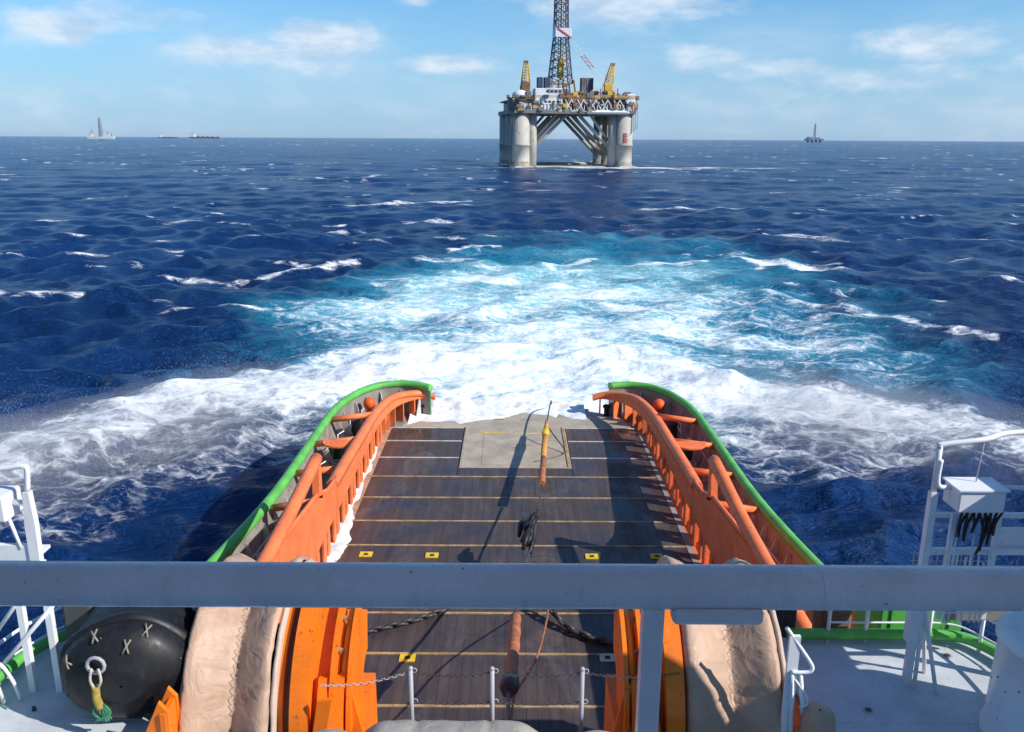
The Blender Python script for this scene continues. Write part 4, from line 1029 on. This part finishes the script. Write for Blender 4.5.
m = MB(); m.bbox((9.45, 11.9, 11.4), (.3, 2.0, 2.3), .05); m.build('shade_screen', 'white', cs)  # unseen screen, added to throw shade on the ladder gantry
m = MB(); m.box((9.5, 11.2, 9.0), (.2, .2, 3.2)); m.build('screen_post', 'white', cs)

# bent white handrail by the right reel
wr = thing('hand_rail', (4.35, 10.9, UZ), 'bent white handrail beside the shaded canvas reel', 'handrail')
m = MB(); m.tube(smooth_curve([(4.03, 11.0, 9.32), (4.2, 10.98, 9.08), (4.42, 10.96, 8.76), (4.44, 10.94, 8.66), (4.36, 10.94, 8.62), (4.14, 10.94, 8.62)], 5), .03, 8); m.build('top_bar', 'white', wr)
for x, dx in ((4.16, .06), (4.28, .16)): m = MB(); m.tube([(x, 10.96, 8.62), (x + dx, 10.9, UZ)], .035, 8); m.build('post', 'white', wr)
m = MB(); m.tube(smooth_curve([(4.2, 10.94, 8.5), (4.38, 10.92, 8.25), (4.4, 10.9, 8.1), (4.3, 10.9, 8.05)], 4), .02, 6); m.build('lower_bar', 'white', wr)
m = MB(); m.box((4.16, 10.99, 8.3), (.16, .06, 1.8)); m.build('plate_post', 'white', wr)

# ------------------------------------------------------------------ wheelhouse behind and the grey rail before its window
wh = thing('wheelhouse', (0, -2, 13), 'white wheelhouse with wide roof overhang behind the grey hand rail', 'wheelhouse')
m = MB(); m.box((0, -3.2, 15.6), (15, 5.6, 5.4)); m.build('wall', 'white', wh)
m = MB(); m.box((.6, -1.6, 18.45), (18, 7.0, .28)); m.build('roof', 'white', wh)
m = MB(); m.box((0, .55, 14.3), (15, 2.2, .12)); m.build('balcony', 'floor', wh)
nr = thing('balcony_rail', (0, 1.1, 14.36), 'thick grey pipe hand rail with square post before the wheelhouse window', 'hand rail')
m = MB(); m.tube([(-4.5, 1.1, 15.578), (4.5, 1.1, 15.578)], .0318, 32); m.build('top_pipe', 'grey', nr)
for x in (.206, -2.6, 3.1):
    m = MB(); m.bbox((x, 1.1, 14.95), (.030, .030, 1.2), .002); m.build('post', 'grey', nr)
    m = MB(); m.bbox((x + .088, 1.082, 15.546), (.128, .030, .024), .005); m.build('splice_bar', 'grey', nr)
for x in (.44, -.35, 1.4): m = MB(); m.tube([(x, 1.1, 15.578), (x + .004, 1.1, 15.578)], .0322, 32); m.build('weld_seam', 'grey', nr)

# ------------------------------------------------------------------ drilling rig
def rig():
    X0, Y0 = 31.0, 545.0; ang = R(9)
    rg = thing('drilling_rig', (X0, Y0, 0), 'semi-submersible drilling rig with pale columns and tall lattice derrick standing in the sea', 'drilling rig')
    ca, sa = math.cos(ang), math.sin(ang)
    def T(x, y, z): return (X0 + x * ca - y * sa, Y0 + x * sa + y * ca, z)
    def P(name, m, mm, par=rg):
        m.v = [T(*q) for q in m.v]; return m.build(name, mm, par)
    # pontoons awash, columns
    for sx in (-1, 1):
        m = MB(); m.bbox((sx * 31, 0, -2.4), (13, 78, 6.2), 1.6); P('pontoon', m, 'rigconc')
        for y, r in ((-27, 5.0), (-9, 4.0), (9, 4.0), (27, 5.0)):
            m = MB(); m.lathe((sx * 31, y, 0), [(r + .5, -2), (r + .5, .8), (r, 1.0), (r, 12.0), (r + .35, 12.1), (r + .35, 13.0), (r, 13.1), (r, 31)], 'z', 28); c = P('column', m, 'rigconc')
            m = MB(); m.lathe((sx * 31, y, 0), [(r + .56, -1.9), (r + .56, .85), (r + .06, 1.1), (r + .06, 3.2)], 'z', 28); P('waterline_band', m, 'rigstain', c)
            if y < -20:
                m = MB(); m.lathe((sx * 24.4, y + 1.5, 0), [(2.9, -2), (2.9, 31)], 'z', 20); P('side_trunk', m, 'rigconc')
                m = MB()
                for i in range(5): m.box((sx * 31 + sx * .5 - 1.2 + (i % 2) * .3, y - r - .05, 14.6 + i * 1.15), (2.6 - .25 * (i % 3), .3, .55))
                if sx > 0: P('draught_mark', m, 'rigred', c)
    m = MB(); m.bbox((0, 30, -.9), (50, 7, 4.6), 1); m.bbox((0, -24, -1.8), (50, 6, 4.4), 1); P('cross_pontoon', m, 'rigconc')
    for y in (-24, -6, 10, 26):
        for sx in (-1, 1):
            m = MB(); m.tube([(sx * 27.5, y, 6.5), (sx * 3.5, y, 30)], 1.05, 12); P('brace', m, 'rigconc')
    for y in (-20, 20):
        for sx in (-1, 1): m = MB(); m.tube([(sx * 28, y, 9), (sx * 10, y - 6, 30)], .8, 10); P('diagonal_brace', m, 'rigconc')
    # deck box with layers
    m = MB(); m.box((0, 0, 31.4), (72, 66, 2.4)); P('deck_bottom', m, 'rigdark')
    m = MB(); m.box((0, 1, 35.2), (66, 58, 5.4)); P('deck_box', m, 'rigconc')
    m = MB(); m.box((0, 0, 38.4), (70, 64, .8)); P('main_deck', m, 'rigdark')
    m = MB()
    for i in range(36): m.box((-34 + i * 1.95, -32.8, 33.6), (.35, .5, 3.2))
    P('truss_posts', m, 'rigwhite')
    m = MB()
    for i in range(12):
        a = -10 + i * 3.6; m.bar((a, -33, 31.5), (a + 3.6, -33, 38) if i % 2 else (a + 3.6, -33, 31.9), .5, .5); m.bar((a, -33, 38), (a + 3.6, -33, 32), .4, .4)
    P('truss_diagonals', m, 'rigwhite')
    m = MB(); m.bbox((19, -32.5, 31.2), (26, 3.0, 2.2), 1.0); P('pipe_rack', m, 'rigwhite')
    rnd = random.Random(12)
    for x, w, z, h, mm in ((-16, 16, 37, 9, 'rigwhite'), (-13, 10, 43, 3.2, 'rigwhite'), (-19, 22, 32.5, 4.2, 'rigwhite'), (25, 22, 40.2, 2.6, 'rigdark'), (33, 5, 38, 5.5, 'rigwhite'), (4, 18, 36.5, 4.5, 'rigbrown'), (16, 10, 40.2, 2.2, 'rigconc')):
        m = MB(); m.bbox((x, -28, z + h / 2 - 2), (w, 9, h), .25); o = P('deck_module', m, mm)
        if mm == 'rigwhite' and w > 9:
            for i in range(int(w / 2.4)):
                m = MB(); m.box((x - w / 2 + 1.4 + i * 2.4, -32.55, z - .3 if h > 4.5 else z - .6), (1.5, .2, 1.0)); P('window', m, 'glass', o)
    for i in range(80):
        x = rnd.uniform(-33, 34); y = rnd.uniform(-33, -24); w, h = rnd.uniform(1, 4), rnd.uniform(1, 4.5); z0 = rnd.choice((38.8, 38.8, 32.6))
        m = MB(); m.bbox((x, y, z0 + h / 2), (w, rnd.uniform(1.5, 4), h), .15); P('equipment', m, rnd.choice(('rigdark', 'rigbrown', 'rigyellow', 'rigblue', 'rigconc', 'rigbrown', 'rigdark', 'rigbrown')))
    m = MB()
    for i in range(60): a = -35 + i * 1.186; m.tube([(a, -32.5, 38.8), (a, -32.5, 40.0)], .09, 4)
    m.tube([(-35, -32.5, 40), (35, -32.5, 40)], .1, 4); m.tube([(-35, -32.5, 39.4), (35, -32.5, 39.4)], .07, 4); P('deck_rail', m, 'rigyellow')
    for i in range(30):
        x, y, h_ = rnd.uniform(-33, 34), rnd.uniform(-32, -10), rnd.uniform(2, 7)
        m = MB(); m.tube([(x, y, 38.8), (x, y, 39 + h_)], rnd.uniform(.15, .5), 6); P('vent_pipe', m, rnd.choice(('rigbrown', 'rigdark', 'rigyellow', 'rigconc')))
    for i in range(40):
        x = rnd.uniform(-34, 34); m = MB(); m.bbox((x, -33.2 + rnd.uniform(-.5, .5), 31.6 + rnd.uniform(0, 5)), (rnd.uniform(.8, 3), 1.2, rnd.uniform(.6, 2.2)), .1); P('deck_gear', m, rnd.choice(('rigbrown', 'rigdark', 'rigyellow', 'rigconc', 'rigdark')))
    for i in range(14):
        m = MB(); a = rnd.uniform(0, 6.28); sx = rnd.choice((-1, 1)); m.bbox((sx * 34.5 + 4.2 * math.cos(a), -26 + 4.2 * math.sin(a), 36.5 + rnd.uniform(0, 3.5)), (1.6, 1.6, rnd.uniform(1, 3)), .1); P('winch_gear', m, rnd.choice(('rigbrown', 'rigdark', 'rigyellow')))
    m = MB(); m.sphere((-31.5, -27, 39.8), 4.6, 18, (1.1, 1, .75)); P('white_dome', m, 'rigwhite')
    for sx in (-1, 1):
        m = MB(); m.lathe((sx * 34.5, -26, 33), [(3.2, -1.5), (4.4, 0), (4.6, 3), (3.6, 4.6), (3.6, 6)], 'z', 14); P('winch_house', m, 'rigbrown' if sx > 0 else 'rigdark')
        m = MB()
        for i in range(5): m.tube([(sx * (33 + i * 1.1), -31, 32), (sx * (33 + i * 1.1), -31.5, 18 + i)], .16, 5)
        P('anchor_line', m, 'rigdark')
    # substructure and derrick
    m = MB()
    for x in (-8, 0, 8):
        for y in (-8, 8): m.bar((-3.5 + x * 1.0, y - 6, 38), (-3.5 + x * .8, y * .8 - 6, 50), .9, .9)
    for i in range(9): m.bbox((-3.5 + rnd.uniform(-8, 8), -12 + rnd.uniform(-2, 2), 40 + rnd.uniform(0, 8)), (rnd.uniform(1.5, 5), 3, rnd.uniform(1, 3)), .1)
    tag(P('substructure', m, 'rigbrown'), kind='stuff')
    for x0, w, mm in ((-17.5, 3.2, 'rigblue'), (-13.2, 3.6, 'rigblue'), (9.5, 4.5, 'rigdark'), (13.2, 3.0, 'rigblue')):
        m = MB(); m.bbox((x0, -12, 45), (w, 4, 12.5), .15)
        for i in range(3): m.box((x0 - w / 2 + .5 + i * w / 3, -14.1, 45), (.25, .2, 12)); 
        P('pipe_tower', m, mm)
    def half(z): return 6.3 + (3.7 - 6.3) * min(1, (z - 48) / 27) - (max(0, z - 75) * .018)
    LV = [48, 52.5, 57, 61.5, 66, 70.5, 75, 79.5, 84, 88.5, 93, 97.5, 102, 106.5, 111]
    dm = MB(); dx, dyy = -4.0, -6.0
    for sx in (-1, 1):
        for sy in (-1, 1): dm.tube([(dx + sx * half(z), dyy + sy * half(z), z) for z in LV], .42, 6)
    derrick = P('derrick', dm, 'rigblue')
    for k, (za, zb) in enumerate(zip(LV[:-1], LV[1:])):
        m = MB(); a, b = half(za), half(zb)
        for (ux, uy), (vx, vy) in (((-1, -1), (1, -1)), ((1, -1), (1, 1)), ((1, 1), (-1, 1)), ((-1, 1), (-1, -1))):
            pa = Vector((dx + ux * a, dyy + uy * a, za)); pb = Vector((dx + vx * a, dyy + vy * a, za)); qa = Vector((dx + ux * b, dyy + uy * b, zb)); qb = Vector((dx + vx * b, dyy + vy * b, zb))
            m.tube([pa, pb], .26, 5); m.tube([pa, qb], .22, 5); m.tube([pb, qa], .22, 5)
        P('lattice', m, ('rigbrown', 'rigblue', 'rigbrown', 'rigbrown')[k % 4], derrick)
    m = MB(); m.tube([(dx, dyy, 50), (dx, dyy, 110)], .45, 6); m.tube([(dx - 1.4, dyy, 50), (dx - 1.4, dyy, 110)], .2, 5); m.tube([(dx + 1.4, dyy, 50), (dx + 1.4, dyy, 110)], .2, 5); P('drill_string', m, 'rigblue', derrick)
    m = MB(); m.bbox((dx, dyy - 1, 56), (3.8, 3.5, 9), .5); m.bbox((dx, dyy - 1.2, 61.5), (2.4, 3, 2.5), .3); P('travelling_block', m, 'rigyellow', derrick)
    m = MB(); m.box((dx + .8, dyy - 4.4, 76.6), (9.8, .5, 5.0)); m.box((dx + 5.4, dyy, 76.6), (.5, 8.2, 5.0)); m.box((dx - 3.9, dyy, 76.6), (.5, 8.2, 5.0)); P('wind_wall', m, 'rigwhite', derrick)
    m = MB(); m.bar((dx - 3.0, dyy - 4.8, 79), (dx + 5.5, dyy - 4.8, 73.5), .8, .3, (0, 1, 0)); P('red_stripe', m, 'rigred', derrick)
    # cranes
    def crane(x, y, tip, yellow, nm):
        m = MB(); m.lathe((x, y, 38.8), [(1.7, 0), (1.7, 3.6), (2.6, 4.0), (2.6, 4.8)], 'z', 16); c = P('crane', m, 'rigyellow' if yellow else 'rigbrown')
        m = MB(); m.bbox((x, y, 45.6), (5.0, 4.4, 4.2), .3); P('crane_house', m, 'rigyellow' if yellow else 'rigbrown', c)
        m = MB(); a = Vector((x, y, 46.5)); b = Vector(tip)
        d = (b - a); L = d.length; d.normalize(); u = d.cross(Vector((0, 1, 0))).normalized(); w = Vector((0, 1, 0)); N = 8
        for e in ((-1, -1), (1, -1), (1, 1), (-1, 1)): m.tube([a + u * e[0] * 2.4 + w * e[1] * 1.5, b + u * e[0] * 1.1 + w * e[1] * .7], .28, 5)
        for i in range(N):
            f0, f1 = i / N, (i + 1) / N
            for e in (-1, 1):
                p0 = a + d * L * f0 + u * (2.4 - 1.3 * f0) * e - w * (1.5 - .8 * f0); p1 = a + d * L * f1 - u * (2.4 - 1.3 * f1) * e - w * (1.5 - .8 * f1); m.tube([p0, p1], .2, 5)
            m.tube([a + d * L * f0 + u * (2.4 - 1.3 * f0), a + d * L * f0 - u * (2.4 - 1.3 * f0)], .2, 5)
        P('boom', m, 'rigyellow', c); m = MB(); m.bbox(b, (2.6, 2, 1.6), .2); P('boom_head', m, 'rigbrown', c)
        return c
    crane(-28.5, -26, (-28.3, -26, 58.5), False, 'l'); cr = crane(22.0, -20, (24.6, -20, 58.5), True, 'r')
    a = Vector((19.5, -24, 46.5)); b = Vector((-.5, -16, 72.0))
    for f0, f1, mm, r_ in ((0, .38, 'rigwhite', .12), (.38, .66, 'rigred', .2), (.66, 1, 'rigwhite', .14)):
        m = MB(); 
        for e in (-1, 1): m.tube([a.lerp(b, f0) + Vector((.9 * e, 0, .55 * e)), a.lerp(b, f1) + Vector((.9 * e, 0, .55 * e))], r_, 5)
        N = max(2, int(14 * (f1 - f0)))
        for i in range(N): m.tube([a.lerp(b, f0 + (f1 - f0) * i / N) + Vector((.9, 0, .55)), a.lerp(b, f0 + (f1 - f0) * (i + 1) / N) - Vector((.9, 0, .55))], r_ * .8, 5)
        P('flare_boom', m, mm)
    m = MB(); m.bar((10, -26, 43), (17, -26, 42), .9, .9); m.bar((8, -26, 41.2), (15, -26, 42.6), .6, .6); P('loading_arm', m, 'rigred')
rig()

# ------------------------------------------------------------------ far ships on the horizon
def far_ship(x, y, L, H, kind, label):
    s = thing('drill_ship' if kind == 'drill' else 'tanker_ship' if kind == 'tanker' else 'far_rig', (x, y, 0), label, 'ship' if kind != 'rig' else 'drilling rig', 'vessels on the horizon')
    if kind in ('drill', 'tanker'):
        hull = 'farwhite' if kind == 'drill' else 'farhull'; hh = L * (.085 if kind == 'drill' else .05)
        m = MB(); m.prism_y([(x - L * .47, -3), (x + L * .45, -3), (x + L * .5, hh * 1.25), (x + L * .42, hh), (x - L * .5, hh)], y - L * .07, y + L * .07); m.build('hull', hull, s)
        m = MB(); m.bbox((x - L * .36, y, hh + L * .045), (L * .10, L * .1, L * .10), 1); m.build('deck_house', 'farwhite', s)
        m = MB(); m.bbox((x - L * .40, y, hh + L * .09), (L * .03, L * .04, L * .10), .6); m.build('funnel', 'fargrey', s)
        if kind == 'tanker':
            for i in range(4): m = MB(); m.bbox((x - L * .2 + i * L * .16, y, hh + L * .012), (L * .07, L * .08, L * .03), .5); m.build('deck_gear', 'fargrey', s)
            m = MB(); m.tube([(x + L * .1, y, hh), (x + L * .1, y, hh + L * .07)], L * .006, 6); m.build('mast', 'fargrey', s)
    else:
        for i in range(4): m = MB(); m.cyl((x - L * .36 + i * L * .24, y, -2), (x - L * .36 + i * L * .24, y, L * .12), L * .06, n=12); m.build('column', 'fargrey', s)
        hh = L * .20; m = MB(); m.bbox((x, y, L * .155), (L, L * .5, L * .09), 1); m.build('deck_box', 'fargrey', s)
        m = MB(); m.bbox((x - L * .28, y, L * .25), (L * .25, L * .3, L * .10), .8); m.build('deck_house', 'fargrey', s)
    if kind != 'tanker':
        m = MB(); a, b = L * .055, L * .025; z0, z1 = hh, H
        for ex, ey in ((-1, -1), (1, -1), (1, 1), (-1, 1)): m.tube([(x + ex * a, y + ey * a, z0), (x + ex * b, y + ey * b, z1)], L * .010, 6)
        for i in range(8):
            f, g = i / 8, (i + 1) / 8
            for e in (-1, 1): m.tube([(x + e * (a + (b - a) * f), y - a, z0 + (z1 - z0) * f), (x - e * (a + (b - a) * g), y - a, z0 + (z1 - z0) * g)], L * .008, 5)
        m.build('derrick', 'fargrey', s)
        for e, hgt in ((-.32, .34), (.24, .28), (.38, .2)): m = MB(); m.tube([(x + e * L, y, hh), (x + e * L, y, L * hgt)], L * .018, 6); m.build('crane', 'fargrey', s)
        m = MB(); m.bbox((x + L * .2, y, hh + L * .04), (L * .3, L * .1, L * .08), .6); m.build('deck_module', 'farwhite' if kind == 'drill' else 'fargrey', s)
far_ship(-2575, 5500, 170, 128, 'drill', 'pale drill ship with tall grey derrick on the horizon')
far_ship(-3535, 9000, 200, 60, 'tanker', 'small tanker on the horizon between drill ship and longer tanker')
far_ship(-3160, 9000, 300, 60, 'tanker', 'longer tanker on the horizon with red brown hull')
far_ship(2120, 6200, 120, 128, 'rig', 'tiny grey drilling rig on the horizon')

# ------------------------------------------------------------------ air
m = MB(); m.box((0, 0, 58.5), (78000, 78000, 123)); hz = m.build('haze', 'white'); tag(hz, 'thin pale sea haze', None, None, 'stuff')
hm = bpy.data.materials.new('haze_air'); hm.use_nodes = True; h = NT(hm.node_tree); h.n.clear()
pv = h.new('ShaderNodeVolumePrincipled'); pv.inputs['Color'].default_value = (.80, .88, 1, 1); pv.inputs['Density'].default_value = 0.9e-5; pv.inputs['Anisotropy'].default_value = .2
ho = h.new('ShaderNodeOutputMaterial'); h.l.new(pv.outputs[0], ho.inputs['Volume'])
hz.data.materials.clear(); hz.data.materials.append(hm)


def spray():
    rng = np.random.default_rng(9); C = []; RD = []
    L = [((-7, 60), (-14, 55.5), 7000, 2.2, 1.2), ((-14, 55.5), (-23, 46.5), 17000, 2.0, 1.5), ((-23, 46.5), (-32, 36), 15000, 2.6, 1.5), ((-13, 49), (-24, 36), 15000, 3.2, 1.2),
         ((8, 59), (15, 54), 7000, 2.2, 1.2), ((15, 54), (24, 47), 17000, 2.2, 1.5), ((24, 47), (31, 39), 9000, 2.4, 1.4), ((13, 47), (25, 44), 15000, 2.8, 1.2), ((-5, 46), (6, 46.5), 9000, 1.8, 1.6)]
    for (ax, ay), (bx, by), n, sp, hz_ in L:
        n = int(n * 1.75)
        u = rng.random(n); c = rng.integers(0, 26, n); cx_, cy_ = rng.random(26), rng.normal(0, sp, (26, 2))      # drops come in puffs
        u = np.clip(.55 * u + .45 * cx_[c], 0, 1)
        x = ax + (bx - ax) * u + .4 * cy_[c, 0] + rng.normal(0, sp * .55, n); y = ay + (by - ay) * u + .4 * cy_[c, 1] + rng.normal(0, sp * .55, n)
        C.append(np.stack([x, y, .15 + rng.exponential(hz_ * .45, n)], -1)); RD.append(np.exp(rng.normal(-5.1, .32, n)))
    C = np.vstack(C); RD = np.concatenate(RD); ok = ~((np.abs(C[:, 0] - .1) < 9.2) & (C[:, 1] < 43.6)); C, RD = C[ok], RD[ok]
    T4 = np.array([(1, 1, 1), (1, -1, -1), (-1, 1, -1), (-1, -1, 1)]) * .75; F4 = np.array([(0, 1, 2), (0, 3, 1), (0, 2, 3), (1, 3, 2)])
    V = (C[:, None, :] + T4[None] * RD[:, None, None]).reshape(-1, 3).astype(np.float32); F = (np.arange(len(C))[:, None, None] * 4 + F4[None]).reshape(-1).astype(np.int32)
    me = bpy.data.meshes.new('spray'); me.vertices.add(len(V)); me.vertices.foreach_set('co', V.ravel()); me.loops.add(len(F)); me.loops.foreach_set('vertex_index', F)
    me.polygons.add(len(F) // 3); me.polygons.foreach_set('loop_start', np.arange(0, len(F), 3, dtype=np.int32)); me.update(calc_edges=True)
    m, n, p = mat('spray_drops'); p.inputs['Base Color'].default_value = (.92, .94, .96, 1); p.inputs['Roughness'].default_value = .6; p.inputs['Specular IOR Level'].default_value = .2
    me.materials.append(m); o = bpy.data.objects.new('spray', me); COL.objects.link(o); tag(o, 'fine white spray blown over the wake on both sides of the stern', None, None, 'stuff')
spray()

sm = bpy.data.materials.new('mist_air'); sm.use_nodes = True; h = NT(sm.node_tree); h.n.clear()
pv = h.new('ShaderNodeVolumePrincipled'); pv.inputs['Color'].default_value = (.99, .99, 1, 1); pv.inputs['Density'].default_value = .024
ho = h.new('ShaderNodeOutputMaterial'); h.l.new(pv.outputs[0], ho.inputs['Volume']); M['mist'] = sm
for x, y, a, b, c, rz in ((-18, 47, 10, 4.5, 2.2, .8), (-22, 40.5, 10, 5.5, 2.2, .85), (-27, 36, 9, 6, 2.2, .85), (18, 48.5, 10, 5, 2.2, -.7), (22, 44, 9, 6, 2.2, -.55), (15, 45, 7, 5, 2, -.5), (-15, 44, 6, 4, 1.8, .8)):
    m = MB(); m.sphere((0, 0, 0), 1.0, 32); ca, sa = math.cos(rz), math.sin(rz)
    m.v = [(x + p[0] * a * ca - p[1] * b * sa, y + p[0] * a * sa + p[1] * b * ca, .9 + p[2] * c) for p in m.v]
    tag(m.build('mist', 'mist'), 'thin mist of spray drifting over the wake', None, None, 'stuff')
